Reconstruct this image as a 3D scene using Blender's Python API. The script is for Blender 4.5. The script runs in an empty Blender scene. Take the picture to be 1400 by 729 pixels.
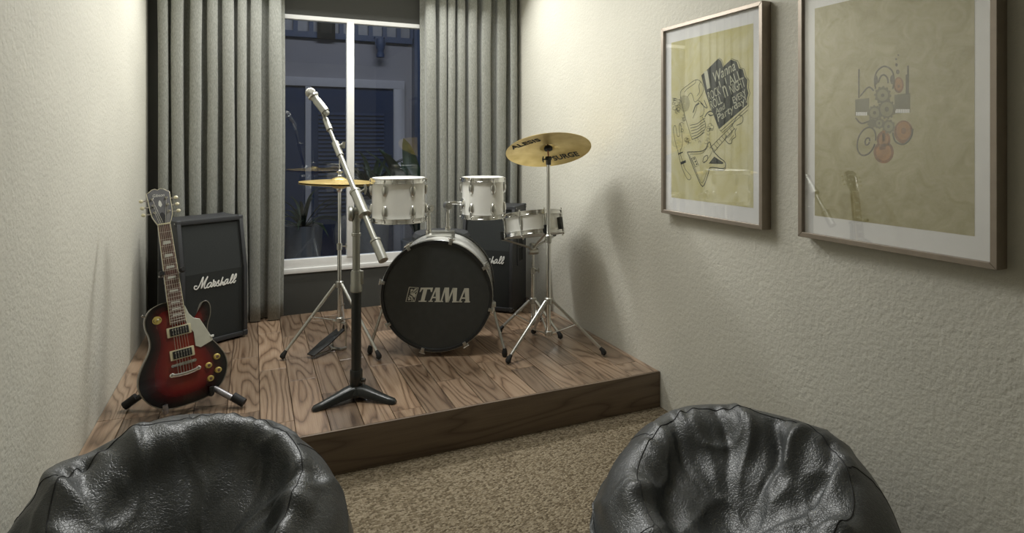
import bpy, bmesh, math, random
from mathutils import Vector, Matrix, noise

random.seed(7)
R = math.radians
scene = bpy.context.scene
col = scene.collection

# ------------------------------------------------------------------ camera
F = 819.0            # focal length in photo pixels
HX, HY = 700.0, 195.0
YAW = math.atan2(353.0, 819.0)
CAMH = 1.30
cam_d = bpy.data.cameras.new('camera')
cam = bpy.data.objects.new('camera', cam_d)
col.objects.link(cam)
cam.location = (0, 0, CAMH)
cam.rotation_euler = (R(90), 0, -YAW)
cam_d.sensor_width = 36
cam_d.sensor_fit = 'HORIZONTAL'
cam_d.lens = 36 * F / 1400
cam_d.shift_y = -(364.5 - HY) / 1400
cam_d.clip_start = 0.02
scene.camera = cam
CY, SY = math.cos(YAW), math.sin(YAW)


def ray(px, py):
    u, v = (px - HX) / F, (HY - py) / F
    return Vector((CY * u + SY, -SY * u + CY, v))


def at_z(px, py, h):
    d = ray(px, py)
    return Vector((0, 0, CAMH)) + d * ((h - CAMH) / d.z)


def at_y(px, py, y):
    d = ray(px, py)
    return Vector((0, 0, CAMH)) + d * (y / d.y)


def at_x(px, py, x):
    d = ray(px, py)
    return Vector((0, 0, CAMH)) + d * (x / d.x)


# ------------------------------------------------------------------ world, lights, exposure
world = bpy.data.worlds.new('night')
scene.world = world
world.use_nodes = True
world.node_tree.nodes['Background'].inputs[0].default_value = (0.10, 0.13, 0.20, 1)
world.node_tree.nodes['Background'].inputs[1].default_value = 0.25
vs = scene.view_settings
vs.view_transform = 'Standard'
vs.look = 'None'
vs.gamma = 1
vs.use_curve_mapping = False
vs.exposure = 0.0


def area(name, loc, size, size_y, power, color, rot):
    l = bpy.data.lights.new(name, 'AREA')
    l.shape = 'RECTANGLE'
    l.size, l.size_y = size, size_y
    l.energy = power
    l.color = color
    o = bpy.data.objects.new(name, l)
    o.location = loc
    o.rotation_euler = rot
    col.objects.link(o)
    return o


# light bar above the window, ceiling lamp in the middle of the room, added fill light outside to brighten the facade
area('window_light_bar', (0.627, 3.86, 2.46), 1.7, 0.12, 41, (1.0, 1.0, 0.975), (R(-42), 0, 0))
area('ceiling_light', (0.627, 2.62, 2.53), 0.55, 0.55, 22, (1.0, 1.0, 0.975), (0, 0, 0))
area('facade_fill_light', (0.9, 4.75, 3.1), 1.6, 0.3, 14, (0.95, 0.97, 1.0), (R(20), 0, 0))

# ------------------------------------------------------------------ room numbers
XL, XR = -0.584, 1.838
YB, YR = 4.17, -1.5
ZC = 2.55
PH = 0.173           # stage height
PY = 2.42            # stage front
OUT = Vector((0, 0, 0))


# ------------------------------------------------------------------ helpers
class MB:
    def __init__(self, M=None):
        self.v, self.f = [], []
        self.M = M

    def add(self, vs_, fs_, M=None):
        o = len(self.v)
        for p in vs_:
            p = Vector(p)
            if M is not None:
                p = M @ p
            if self.M is not None:
                p = self.M @ p
            self.v.append(tuple(p))
        for f_ in fs_:
            self.f.append(tuple(i + o for i in f_))
        return self

    def box(self, c, s, M=None):
        x, y, z = s[0] / 2, s[1] / 2, s[2] / 2
        vs_ = [(c[0] + a * x, c[1] + b * y, c[2] + d * z) for d in (-1, 1) for b in (-1, 1) for a in (-1, 1)]
        fs_ = [(0, 2, 3, 1), (4, 5, 7, 6), (0, 1, 5, 4), (2, 6, 7, 3), (0, 4, 6, 2), (1, 3, 7, 5)]
        return self.add(vs_, fs_, M)

    def bb(self, x0, x1, y0, y1, z0, z1, M=None):
        return self.box(((x0 + x1) / 2, (y0 + y1) / 2, (z0 + z1) / 2), (abs(x1 - x0), abs(y1 - y0), abs(z1 - z0)), M)

    def tube(self, pts, r, n=10, closed=False, caps=True, M=None, flat=1.0, upv=None):
        pts = [Vector(p) for p in pts]
        k = len(pts)
        rr = r if isinstance(r, (list, tuple)) else [r] * k
        vs_, fs_ = [], []
        T = []
        for i in range(k):
            if closed:
                t = pts[(i + 1) % k] - pts[i - 1]
            else:
                t = pts[min(i + 1, k - 1)] - pts[max(i - 1, 0)]
            if t.length < 1e-9:
                t = Vector((0, 0, 1))
            T.append(t.normalized())
        a = upv if upv is not None else (Vector((0, 0, 1)) if abs(T[0].z) < 0.9 else Vector((1, 0, 0)))
        a = (a - T[0] * a.dot(T[0])).normalized()
        for i in range(k):
            a = (a - T[i] * a.dot(T[i]))
            a = a.normalized() if a.length > 1e-6 else T[i].orthogonal().normalized()
            b = T[i].cross(a)
            for j in range(n):
                q = 2 * math.pi * j / n
                vs_.append(pts[i] + a * (math.cos(q) * rr[i] * flat) + b * (math.sin(q) * rr[i]))
        m = k if closed else k - 1
        for i in range(m):
            i2 = (i + 1) % k
            for j in range(n):
                j2 = (j + 1) % n
                fs_.append((i * n + j, i2 * n + j, i2 * n + j2, i * n + j2))
        if caps and not closed:
            fs_.append(tuple(range(n)))
            fs_.append(tuple((k - 1) * n + j for j in reversed(range(n))))
        return self.add(vs_, fs_, M)

    def cyl(self, p0, p1, r0, r1=None, n=12, M=None):
        return self.tube([p0, p1], [r0, r0 if r1 is None else r1], n=n, M=M)

    def lathe(self, prof, n=32, M=None, closed=False):
        vs_, fs_ = [], []
        k = len(prof)
        for (r, z) in prof:
            for j in range(n):
                q = 2 * math.pi * j / n
                vs_.append((r * math.cos(q), r * math.sin(q), z))
        m = k if closed else k - 1
        for i in range(m):
            i2 = (i + 1) % k
            for j in range(n):
                j2 = (j + 1) % n
                fs_.append((i * n + j, i * n + j2, i2 * n + j2, i2 * n + j))
        if not closed:
            if prof[0][0] > 1e-6:
                fs_.append(tuple(reversed(range(n))))
            if prof[-1][0] > 1e-6:
                fs_.append(tuple((k - 1) * n + j for j in range(n)))
        return self.add(vs_, fs_, M)

    def prism(self, poly, z0, z1, M=None):
        k = len(poly)
        vs_ = [(p[0], p[1], z0) for p in poly] + [(p[0], p[1], z1) for p in poly]
        fs_ = [tuple(reversed(range(k))), tuple(range(k, 2 * k))]
        for i in range(k):
            j = (i + 1) % k
            fs_.append((i, j, k + j, k + i))
        return self.add(vs_, fs_, M)

    def ball(self, c, r, n=12, s=(1, 1, 1), M=None):
        prof = []
        h = n // 2
        for i in range(h + 1):
            q = -math.pi / 2 + math.pi * i / h
            prof.append((max(r * math.cos(q), 1e-7), r * math.sin(q)))
        T = Matrix.Translation(Vector(c)) @ Matrix.Diagonal((s[0], s[1], s[2], 1))
        return self.lathe(prof, n, T if M is None else M @ T)

    def build(self, name, mat, parent=None, smooth=35, bevel=0.0, seg=2, kind=None):
        me = bpy.data.meshes.new(name)
        bm = bmesh.new()
        vs_ = [bm.verts.new(p) for p in self.v]
        for f_ in self.f:
            try:
                bm.faces.new([vs_[i] for i in f_])
            except ValueError:
                pass
        bmesh.ops.remove_doubles(bm, verts=bm.verts, dist=1e-6)
        bmesh.ops.recalc_face_normals(bm, faces=bm.faces)
        if bevel > 0:
            ed = [e for e in bm.edges if len(e.link_faces) == 2 and e.calc_face_angle(0) > R(32)]
            bmesh.ops.bevel(bm, geom=ed, offset=bevel, segments=seg, affect='EDGES', profile=0.6, clamp_overlap=True)
        bm.to_mesh(me)
        bm.free()
        if smooth:
            for p in me.polygons:
                p.use_smooth = True
            me.set_sharp_from_angle(angle=R(smooth))
        me.materials.append(mat)
        return link(name, me, parent, kind)


def link(name, me, parent=None, kind=None):
    o = bpy.data.objects.new(name, me)
    col.objects.link(o)
    if parent is not None:
        o.parent = parent
    if kind:
        o['kind'] = kind
    return o


def tag(o, label, cat, group=None):
    o['label'] = label
    o['category'] = cat
    if group:
        o['group'] = group
    return o


def thing(name, label, cat, loc=(0, 0, 0), rz=0.0, group=None, M=None):
    o = bpy.data.objects.new(name, None)
    o.empty_display_size = 0.05
    col.objects.link(o)
    if M is not None:
        o.matrix_world = M
    else:
        o.location = loc
        o.rotation_euler = (0, 0, rz)
    return tag(o, label, cat, group)


def inst(o, name, parent, M=None):
    """another object sharing o's mesh"""
    c = bpy.data.objects.new(name, o.data)
    col.objects.link(c)
    c.parent = parent
    if M is not None:
        c.matrix_local = M
    return c


def frame(x, y, z, o):
    return Matrix(((x[0], y[0], z[0], o[0]), (x[1], y[1], z[1], o[1]), (x[2], y[2], z[2], o[2]), (0, 0, 0, 1)))


def zframe(o, d, xh=None):
    """frame whose z axis points along d"""
    z = Vector(d).normalized()
    x = Vector(xh) if xh is not None else (Vector((1, 0, 0)) if abs(z.x) < 0.9 else Vector((0, 1, 0)))
    x = (x - z * x.dot(z)).normalized()
    y = z.cross(x)
    return frame(x, y, z, Vector(o))


def smoothpts(pts, n=6, closed=False):
    pts = [Vector(p) for p in pts]
    k = len(pts)
    out = []
    m = k if closed else k - 1
    for i in range(m):
        if closed:
            a, b, c, d = pts[i - 1], pts[i], pts[(i + 1) % k], pts[(i + 2) % k]
        else:
            a, b, c, d = pts[max(i - 1, 0)], pts[i], pts[i + 1], pts[min(i + 2, k - 1)]
        for j in range(n):
            t = j / n
            out.append(0.5 * ((2 * b) + (c - a) * t + (2 * a - 5 * b + 4 * c - d) * t * t + (3 * b - a - 3 * c + d) * t ** 3))
    if not closed:
        out.append(pts[-1])
    return out


def text_mesh(s, size, extrude, align='CENTER', shear=0.0, bold=0.0):
    cu = bpy.data.curves.new('txt', 'FONT')
    cu.body = s
    cu.size = size
    cu.extrude = extrude
    cu.align_x = align
    cu.align_y = 'CENTER'
    cu.shear = shear
    cu.offset = bold
    cu.resolution_u = 3
    o = bpy.data.objects.new('txt', cu)
    col.objects.link(o)
    dg = bpy.context.evaluated_depsgraph_get()
    me = bpy.data.meshes.new_from_object(o.evaluated_get(dg))
    bpy.data.objects.remove(o)
    bpy.data.curves.remove(cu)
    return me


def text_obj(name, s, size, extrude, mat, parent, M, shear=0.0, bold=0.0, fit=None):
    me = text_mesh(s, size, extrude, shear=shear, bold=bold)
    if fit:
        xs = [v.co.x for v in me.vertices]
        ys = [v.co.y for v in me.vertices]
        cx, cy = (min(xs) + max(xs)) / 2, (min(ys) + max(ys)) / 2
        sx, sy = fit[0] / (max(xs) - min(xs)), fit[1] / (max(ys) - min(ys))
        me.transform(Matrix.Diagonal((sx, sy, 1, 1)) @ Matrix.Translation((-cx, -cy, 0)))
    me.materials.clear()
    me.materials.append(mat)
    o = link(name, me, parent)
    o.matrix_local = M
    return o


# ------------------------------------------------------------------ materials
def nt(name):
    m = bpy.data.materials.new(name)
    m.use_nodes = True
    t = m.node_tree
    return m, t, t.nodes['Principled BSDF']


def N(t, typ, **kw):
    n = t.nodes.new(typ)
    for k, v in kw.items():
        if k.startswith('i_'):
            key = k[2:].replace('_', ' ')
            n.inputs[key].default_value = v
        else:
            setattr(n, k, v)
    return n


def L(t, a, b):
    t.links.new(a, b)


def ramp(t, stops):
    n = t.nodes.new('ShaderNodeValToRGB')
    e = n.color_ramp.elements
    while len(e) > 1:
        e.remove(e[-1])
    e[0].position, e[0].color = stops[0][0], (*stops[0][1], 1)
    for p, c in stops[1:]:
        q = e.new(p)
        q.color = (*c, 1)
    return n


def mat(name, c, rough=0.5, metal=0.0, coat=0.0, spec=0.5, var=0.06, vscale=30, bump=0.0, bscale=200):
    m, t, b = nt(name)
    b.inputs['Roughness'].default_value = rough
    b.inputs['Metallic'].default_value = metal
    b.inputs['Coat Weight'].default_value = coat
    b.inputs['Specular IOR Level'].default_value = spec
    tc = N(t, 'ShaderNodeTexCoord')
    nz = N(t, 'ShaderNodeTexNoise', i_Scale=vscale, i_Detail=3)
    L(t, tc.outputs['Object'], nz.inputs['Vector'])
    lo = tuple(x * (1 - var) for x in c)
    hi = tuple(min(1, x * (1 + var)) for x in c)
    rp = ramp(t, [(0.3, lo), (0.7, hi)])
    L(t, nz.outputs[0], rp.inputs[0])
    L(t, rp.outputs[0], b.inputs['Base Color'])
    if bump:
        n2 = N(t, 'ShaderNodeTexNoise', i_Scale=bscale, i_Detail=2)
        L(t, tc.outputs['Object'], n2.inputs['Vector'])
        bp = N(t, 'ShaderNodeBump', i_Strength=bump, i_Distance=0.002)
        L(t, n2.outputs[0], bp.inputs['Height'])
        L(t, bp.outputs[0], b.inputs['Normal'])
    return m


def plaster(name, c, strength=0.65, dist=0.006):
    m, t, b = nt(name)
    b.inputs['Roughness'].default_value = 0.85
    b.inputs['Specular IOR Level'].default_value = 0.25
    tc = N(t, 'ShaderNodeTexCoord')
    n1 = N(t, 'ShaderNodeTexNoise', i_Scale=55, i_Detail=5, i_Roughness=0.6)
    n2 = N(t, 'ShaderNodeTexNoise', i_Scale=3, i_Detail=3)
    n3 = N(t, 'ShaderNodeTexVoronoi', i_Scale=26)
    for n in (n1, n2, n3):
        L(t, tc.outputs['Object'], n.inputs['Vector'])
    rp = ramp(t, [(0.3, tuple(x * 0.93 for x in c)), (0.7, c)])
    L(t, n2.outputs[0], rp.inputs[0])
    L(t, rp.outputs[0], b.inputs['Base Color'])
    r3 = ramp(t, [(0.03, (0, 0, 0)), (0.16, (1, 1, 1))])
    L(t, n3.outputs['Distance'], r3.inputs[0])
    # sparse small pits on top of the trowelled relief
    mx = N(t, 'ShaderNodeMath', operation='MULTIPLY_ADD')
    mx.inputs[1].default_value = 0.16
    L(t, r3.outputs[0], mx.inputs[0])
    L(t, n1.outputs[0], mx.inputs[2])
    bp = N(t, 'ShaderNodeBump', i_Strength=strength, i_Distance=dist)
    L(t, mx.outputs[0], bp.inputs['Height'])
    L(t, bp.outputs[0], b.inputs['Normal'])
    return m


def wood(name, stops, along=1, rough=(0.24, 0.42), freq=46, stretch=(8.0, 0.95), rnd=True, bump=0.35, coat=0.0):
    m, t, b = nt(name)
    tc = N(t, 'ShaderNodeTexCoord')
    oi = N(t, 'ShaderNodeObjectInfo')
    mp = N(t, 'ShaderNodeMapping')
    sc = (stretch[0], stretch[1], 1) if along == 1 else (stretch[1], 1, stretch[0])
    mp.inputs['Scale'].default_value = sc
    L(t, tc.outputs['Object'], mp.inputs['Vector'])
    mu = N(t, 'ShaderNodeVectorMath', operation='SCALE')
    mu.inputs[0].default_value = (17.3, 31.7, 9.1)
    L(t, oi.outputs['Random'], mu.inputs['Scale'])
    ad = N(t, 'ShaderNodeVectorMath', operation='ADD')
    L(t, mp.outputs[0], ad.inputs[0])
    if rnd:
        L(t, mu.outputs[0], ad.inputs[1])
    n1 = N(t, 'ShaderNodeTexNoise', i_Scale=1.0, i_Detail=1.5, i_Roughness=0.4, i_Distortion=0.12)
    L(t, ad.outputs[0], n1.inputs['Vector'])
    k = N(t, 'ShaderNodeMath', operation='MULTIPLY')
    k.inputs[1].default_value = freq
    L(t, n1.outputs[0], k.inputs[0])
    s = N(t, 'ShaderNodeMath', operation='SINE')
    L(t, k.outputs[0], s.inputs[0])
    # fine fibres
    mp2 = N(t, 'ShaderNodeMapping')
    mp2.inputs['Scale'].default_value = (160, 6, 1) if along == 1 else (6, 1, 160)
    L(t, tc.outputs['Object'], mp2.inputs['Vector'])
    n2 = N(t, 'ShaderNodeTexNoise', i_Scale=1.0, i_Detail=3)
    L(t, mp2.outputs[0], n2.inputs['Vector'])
    ab = N(t, 'ShaderNodeMath', operation='ABSOLUTE')
    L(t, s.outputs[0], ab.inputs[0])
    pw_n = N(t, 'ShaderNodeMath', operation='POWER')
    pw_n.inputs[1].default_value = 0.55
    L(t, ab.outputs[0], pw_n.inputs[0])
    c1 = N(t, 'ShaderNodeMath', operation='MULTIPLY_ADD')
    c1.inputs[1].default_value = 0.42
    c1.inputs[2].default_value = 0.02
    L(t, pw_n.outputs[0], c1.inputs[0])
    c2 = N(t, 'ShaderNodeMath', operation='MULTIPLY_ADD')
    c2.inputs[1].default_value = 0.45
    L(t, n2.outputs[0], c2.inputs[0])
    L(t, c1.outputs[0], c2.inputs[2])
    rp = ramp(t, stops)
    L(t, c2.outputs[0], rp.inputs[0])
    hs = N(t, 'ShaderNodeHueSaturation')
    mr = N(t, 'ShaderNodeMapRange')
    mr.inputs['To Min'].default_value = 0.60 if rnd else 1.0
    mr.inputs['To Max'].default_value = 1.35 if rnd else 1.0
    L(t, oi.outputs['Random'], mr.inputs['Value'])
    L(t, mr.outputs[0], hs.inputs['Value'])
    L(t, rp.outputs[0], hs.inputs['Color'])
    L(t, hs.outputs[0], b.inputs['Base Color'])
    rr = N(t, 'ShaderNodeMapRange')
    rr.inputs['To Min'].default_value = rough[1]
    rr.inputs['To Max'].default_value = rough[0]
    L(t, c2.outputs[0], rr.inputs['Value'])
    L(t, rr.outputs[0], b.inputs['Roughness'])
    b.inputs['Coat Weight'].default_value = coat
    b.inputs['Coat Roughness'].default_value = 0.30
    bp = N(t, 'ShaderNodeBump', i_Strength=bump, i_Distance=0.0015)
    L(t, c2.outputs[0], bp.inputs['Height'])
    L(t, bp.outputs[0], b.inputs['Normal'])
    return m


def carpet_mat():
    m, t, b = nt('carpet')
    b.inputs['Roughness'].default_value = 0.95
    b.inputs['Specular IOR Level'].default_value = 0.1
    tc = N(t, 'ShaderNodeTexCoord')
    mp = N(t, 'ShaderNodeMapping')
    mp.inputs['Scale'].default_value = (105, 150, 1)
    L(t, tc.outputs['Object'], mp.inputs['Vector'])
    vo = N(t, 'ShaderNodeTexVoronoi', i_Scale=1.0, i_Randomness=0.55)
    L(t, mp.outputs[0], vo.inputs['Vector'])
    nz = N(t, 'ShaderNodeTexNoise', i_Scale=130, i_Detail=2)
    L(t, tc.outputs['Object'], nz.inputs['Vector'])
    nb = N(t, 'ShaderNodeTexNoise', i_Scale=6, i_Detail=3)
    L(t, tc.outputs['Object'], nb.inputs['Vector'])
    sep = N(t, 'ShaderNodeSeparateColor')
    L(t, vo.outputs['Color'], sep.inputs[0])
    ad = N(t, 'ShaderNodeMath', operation='MULTIPLY_ADD')
    ad.inputs[1].default_value = 0.55
    L(t, sep.outputs[0], ad.inputs[0])
    sc = N(t, 'ShaderNodeMath', operation='MULTIPLY')
    sc.inputs[1].default_value = 0.5
    L(t, nz.outputs[0], sc.inputs[0])
    L(t, sc.outputs[0], ad.inputs[2])
    rp = ramp(t, [(0.12, (0.070, 0.052, 0.032)), (0.45, (0.20, 0.160, 0.105)), (0.8, (0.34, 0.285, 0.20))])
    L(t, ad.outputs[0], rp.inputs[0])
    L(t, rp.outputs[0], b.inputs['Base Color'])
    inv = N(t, 'ShaderNodeMath', operation='SUBTRACT')
    inv.inputs[0].default_value = 1.0
    L(t, vo.outputs['Distance'], inv.inputs[1])
    bp = N(t, 'ShaderNodeBump', i_Strength=0.9, i_Distance=0.006)
    L(t, inv.outputs[0], bp.inputs['Height'])
    L(t, bp.outputs[0], b.inputs['Normal'])
    return m


def leather_mat():
    m, t, b = nt('black_leather')
    b.inputs['Base Color'].default_value = (0.052, 0.056, 0.056, 1)
    b.inputs['Specular IOR Level'].default_value = 0.75
    tc = N(t, 'ShaderNodeTexCoord')
    vo = N(t, 'ShaderNodeTexVoronoi', i_Scale=125, feature='DISTANCE_TO_EDGE')
    nz = N(t, 'ShaderNodeTexNoise', i_Scale=60, i_Detail=4, i_Roughness=0.6)
    nr = N(t, 'ShaderNodeTexNoise', i_Scale=9, i_Detail=3)
    dn = N(t, 'ShaderNodeTexNoise', i_Scale=30, i_Detail=2)
    L(t, tc.outputs['Object'], dn.inputs['Vector'])
    va = N(t, 'ShaderNodeVectorMath', operation='MULTIPLY_ADD')
    va.inputs[1].default_value = (0.02, 0.02, 0.02)
    L(t, dn.outputs['Color'], va.inputs[0])
    L(t, tc.outputs['Object'], va.inputs[2])
    L(t, va.outputs[0], vo.inputs['Vector'])
    L(t, tc.outputs['Object'], nz.inputs['Vector'])
    L(t, tc.outputs['Object'], nr.inputs['Vector'])
    pw = N(t, 'ShaderNodeMath', operation='MINIMUM')
    pw.inputs[1].default_value = 0.16
    L(t, vo.outputs['Distance'], pw.inputs[0])
    mx = N(t, 'ShaderNodeMath', operation='MULTIPLY_ADD')
    mx.inputs[1].default_value = 1.2
    L(t, pw.outputs[0], mx.inputs[0])
    L(t, nz.outputs[0], mx.inputs[2])
    bp = N(t, 'ShaderNodeBump', i_Strength=0.65, i_Distance=0.0032)
    L(t, mx.outputs[0], bp.inputs['Height'])
    L(t, bp.outputs[0], b.inputs['Normal'])
    mr = N(t, 'ShaderNodeMapRange')
    mr.inputs['To Min'].default_value = 0.30
    mr.inputs['To Max'].default_value = 0.46
    L(t, nr.outputs[0], mr.inputs['Value'])
    L(t, mr.outputs[0], b.inputs['Roughness'])
    return m


def glass_mat(name, tint=(1, 1, 1), ior=1.5, rough=0.0):
    m = bpy.data.materials.new(name)
    m.use_nodes = True
    t = m.node_tree
    t.nodes.clear()
    out = N(t, 'ShaderNodeOutputMaterial')
    tr = N(t, 'ShaderNodeBsdfTransparent')
    tr.inputs[0].default_value = (*tint, 1)
    gl = N(t, 'ShaderNodeBsdfGlossy')
    gl.inputs['Roughness'].default_value = rough
    fr = N(t, 'ShaderNodeFresnel')
    ge = N(t, 'ShaderNodeNewGeometry')
    mi = N(t, 'ShaderNodeMix')
    mi.inputs[2].default_value = ior
    mi.inputs[3].default_value = 1.0 / ior      # the node inverts the index on the far side of the thin pane
    L(t, ge.outputs['Backfacing'], mi.inputs[0])
    L(t, mi.outputs[0], fr.inputs['IOR'])
    mx = N(t, 'ShaderNodeMixShader')
    L(t, fr.outputs[0], mx.inputs[0])
    L(t, tr.outputs[0], mx.inputs[1])
    L(t, gl.outputs[0], mx.inputs[2])
    L(t, mx.outputs[0], out.inputs[0])
    return m


def fabric_mat(name, c, scale=420):
    m, t, b = nt(name)
    b.inputs['Roughness'].default_value = 0.9
    b.inputs['Specular IOR Level'].default_value = 0.15
    b.inputs['Sheen Weight'].default_value = 0.25
    tc = N(t, 'ShaderNodeTexCoord')
    n1 = N(t, 'ShaderNodeTexNoise', i_Scale=scale, i_Detail=2)
    mp = N(t, 'ShaderNodeMapping')
    mp.inputs['Scale'].default_value = (1, 1, 0.15)
    L(t, tc.outputs['Object'], mp.inputs['Vector'])
    L(t, mp.outputs[0], n1.inputs['Vector'])
    rp = ramp(t, [(0.3, tuple(x * 0.7 for x in c)), (0.7, tuple(x * 1.2 for x in c))])
    L(t, n1.outputs[0], rp.inputs[0])
    L(t, rp.outputs[0], b.inputs['Base Color'])
    return m


M_wall = plaster('warm_plaster', (0.585, 0.568, 0.490))
M_back = plaster('dark_grey_wall_paint', (0.075, 0.076, 0.070), 0.2, 0.003)
M_ceil = plaster('ceiling_paint', (0.55, 0.54, 0.49), 0.15, 0.002)
M_carpet = carpet_mat()
M_plank = wood('stage_plank_wood', [(0.10, (0.022, 0.012, 0.007)), (0.32, (0.125, 0.074, 0.042)), (0.58, (0.27, 0.180, 0.115)), (0.92, (0.44, 0.335, 0.24))], coat=0.7, bump=0.6)
M_fascia = wood('stage_fascia_wood', [(0.1, (0.075, 0.052, 0.034)), (0.5, (0.165, 0.120, 0.083)), (1.0, (0.25, 0.19, 0.135))], along=0,
                rough=(0.45, 0.65), freq=42, stretch=(7.0, 0.8), rnd=False)
M_joint = mat('dark_joint', (0.02, 0.014, 0.009), 0.9)
M_curtain = fabric_mat('grey_curtain_cloth', (0.275, 0.28, 0.25))
M_white = mat('white_window_paint', (0.80, 0.80, 0.78), 0.35, var=0.02)
M_glass = glass_mat('window_glass', (0.86, 0.90, 0.96), 1.9)
M_pglass = glass_mat('picture_glass', (1, 1, 1), 2.1)
M_chrome = mat('chrome', (0.82, 0.82, 0.80), 0.13, 1.0, var=0.02)
M_chrome2 = mat('worn_chrome', (0.56, 0.56, 0.53), 0.30, 1.0, var=0.05)
M_nickel = mat('satin_nickel', (0.40, 0.40, 0.36), 0.42, 0.8, var=0.04)
M_black = mat('black_plastic', (0.016, 0.017, 0.017), 0.45)
M_rubber = mat('black_rubber', (0.012, 0.012, 0.012), 0.7)
M_blackmet = mat('black_painted_metal', (0.020, 0.023, 0.022), 0.36, 0.0, coat=0.2)
M_shell = mat('white_pearl_shell', (0.86, 0.855, 0.80), 0.16, 0.0, coat=0.7, var=0.05, vscale=9)
M_head = mat('white_drum_head', (0.80, 0.80, 0.77), 0.5, var=0.03)
M_bhead = mat('black_drum_head', (0.042, 0.045, 0.043), 0.42, var=0.1)
M_vinyl = mat('black_tolex', (0.035, 0.037, 0.040), 0.55, var=0.15, vscale=300, bump=0.5, bscale=500)
M_grille = mat('black_grille_cloth', (0.020, 0.023, 0.022), 0.85, var=0.35, vscale=500, bump=0.4, bscale=600)
M_script = mat('white_emblem', (0.86, 0.86, 0.82), 0.3, var=0.01)
M_tamasilver = mat('silver_print', (0.62, 0.61, 0.52), 0.4, 0.2, var=0.03)
M_leather = leather_mat()
M_seam = mat('black_thread', (0.010, 0.010, 0.010), 0.7)
M_frame = mat('bronze_frame', (0.30, 0.255, 0.205), 0.38, 0.55, var=0.05)
M_mat = mat('white_mat_board', (0.92, 0.92, 0.90), 0.8, var=0.015)
M_ink = mat('dark_print_ink', (0.040, 0.045, 0.035), 0.8)
M_pale = mat('pale_print_ink', (0.62, 0.62, 0.46), 0.8)


def paper(name, c, c2, scale):
    m, t, b = nt(name)
    b.inputs['Roughness'].default_value = 0.8
    tc = N(t, 'ShaderNodeTexCoord')
    n1 = N(t, 'ShaderNodeTexNoise', i_Scale=scale, i_Detail=6, i_Roughness=0.65, i_Distortion=1.5)
    L(t, tc.outputs['Object'], n1.inputs['Vector'])
    rp = ramp(t, [(0.32, c), (0.68, c2)])
    L(t, n1.outputs[0], rp.inputs[0])
    L(t, rp.outputs[0], b.inputs['Base Color'])
    return m


M_paper1 = paper('haze_paled_yellow_paper', (0.64, 0.59, 0.28), (0.76, 0.73, 0.50), 7)  # yellow print, with the glass's reflection haze mixed into its colours
M_paper2 = paper('golden_poster_paper', (0.35, 0.31, 0.13), (0.52, 0.48, 0.27), 14)


def brass_mat():
    m, t, b = nt('brass_cymbal')
    b.inputs['Metallic'].default_value = 0.75
    b.inputs['Roughness'].default_value = 0.34
    tc = N(t, 'ShaderNodeTexCoord')
    ln = N(t, 'ShaderNodeVectorMath', operation='LENGTH')
    L(t, tc.outputs['Object'], ln.inputs[0])
    k = N(t, 'ShaderNodeMath', operation='MULTIPLY')
    k.inputs[1].default_value = 900
    L(t, ln.outputs['Value'], k.inputs[0])
    s = N(t, 'ShaderNodeMath', operation='SINE')
    L(t, k.outputs[0], s.inputs[0])
    nz = N(t, 'ShaderNodeTexNoise', i_Scale=14, i_Detail=2)
    L(t, tc.outputs['Object'], nz.inputs['Vector'])
    rp = ramp(t, [(0.3, (0.56, 0.40, 0.12)), (0.7, (0.72, 0.56, 0.22))])
    L(t, nz.outputs[0], rp.inputs[0])
    L(t, rp.outputs[0], b.inputs['Base Color'])
    bp = N(t, 'ShaderNodeBump', i_Strength=0.25, i_Distance=0.001)
    L(t, s.outputs[0], bp.inputs['Height'])
    L(t, bp.outputs[0], b.inputs['Normal'])
    return m


M_brass = brass_mat()

# ------------------------------------------------------------------ the room
def structure(name, mb, m, **kw):
    return mb.build(name, m, None, smooth=0, kind='structure', **kw)


structure('floor', MB().bb(XL, XR, YR, YB, -0.1, 0.0), M_carpet)
structure('wall_left', MB().bb(XL - 0.12, XL, YR, YB + 0.18, -0.1, ZC), M_wall)
structure('wall_right', MB().bb(XR, XR + 0.12, YR, YB + 0.18, -0.1, ZC), M_wall)
structure('wall_rear', MB().bb(XL - 0.12, XR + 0.12, YR - 0.12, YR, -0.1, ZC), M_wall)
structure('ceiling', MB().bb(XL - 0.12, XR + 0.12, YR - 0.12, YB + 0.18, ZC, ZC + 0.1), M_ceil)
WX0, WX1, WZ0, WZ1 = -0.12, 1.35, 0.470, 2.139
structure('wall_back', MB().bb(XL, WX0, YB, YB + 0.18, -0.1, ZC).bb(WX1, XR, YB, YB + 0.18, -0.1, ZC)
          .bb(WX0, WX1, YB, YB + 0.18, -0.1, WZ0).bb(WX0, WX1, YB, YB + 0.18, WZ1, ZC), M_back)

win = bpy.data.objects.new('window_1', None)
col.objects.link(win)
win.location = ((WX0 + WX1) / 2, YB, WZ0)
win['kind'] = 'structure'
win['label'] = 'white framed night window between the two grey curtains'
wo = Vector(win.location)
TW = Matrix.Translation(-wo)
MX = 0.603
MB(TW).bb(WX0, WX1, YB - 0.004, YB + 0.05, WZ1 - 0.028, WZ1).bb(WX0, WX0 + 0.04, YB, YB + 0.05, WZ0, WZ1) \
    .bb(WX1 - 0.04, WX1, YB, YB + 0.05, WZ0, WZ1).bb(WX0, WX1, YB, YB + 0.05, WZ0, WZ0 + 0.062).build('window_frame', M_white, win, bevel=0.002)
MB(TW).bb(MX - 0.024, MX + 0.024, YB - 0.006, YB + 0.052, WZ0 + 0.055, WZ1 - 0.02).build('mullion', M_white, win, bevel=0.002)
MB(TW).bb(WX0 - 0.02, WX1 + 0.02, YB - 0.011, YB + 0.02, WZ0 - 0.028, WZ0 + 0.004).build('window_sill', M_white, win, bevel=0.003)
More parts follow.
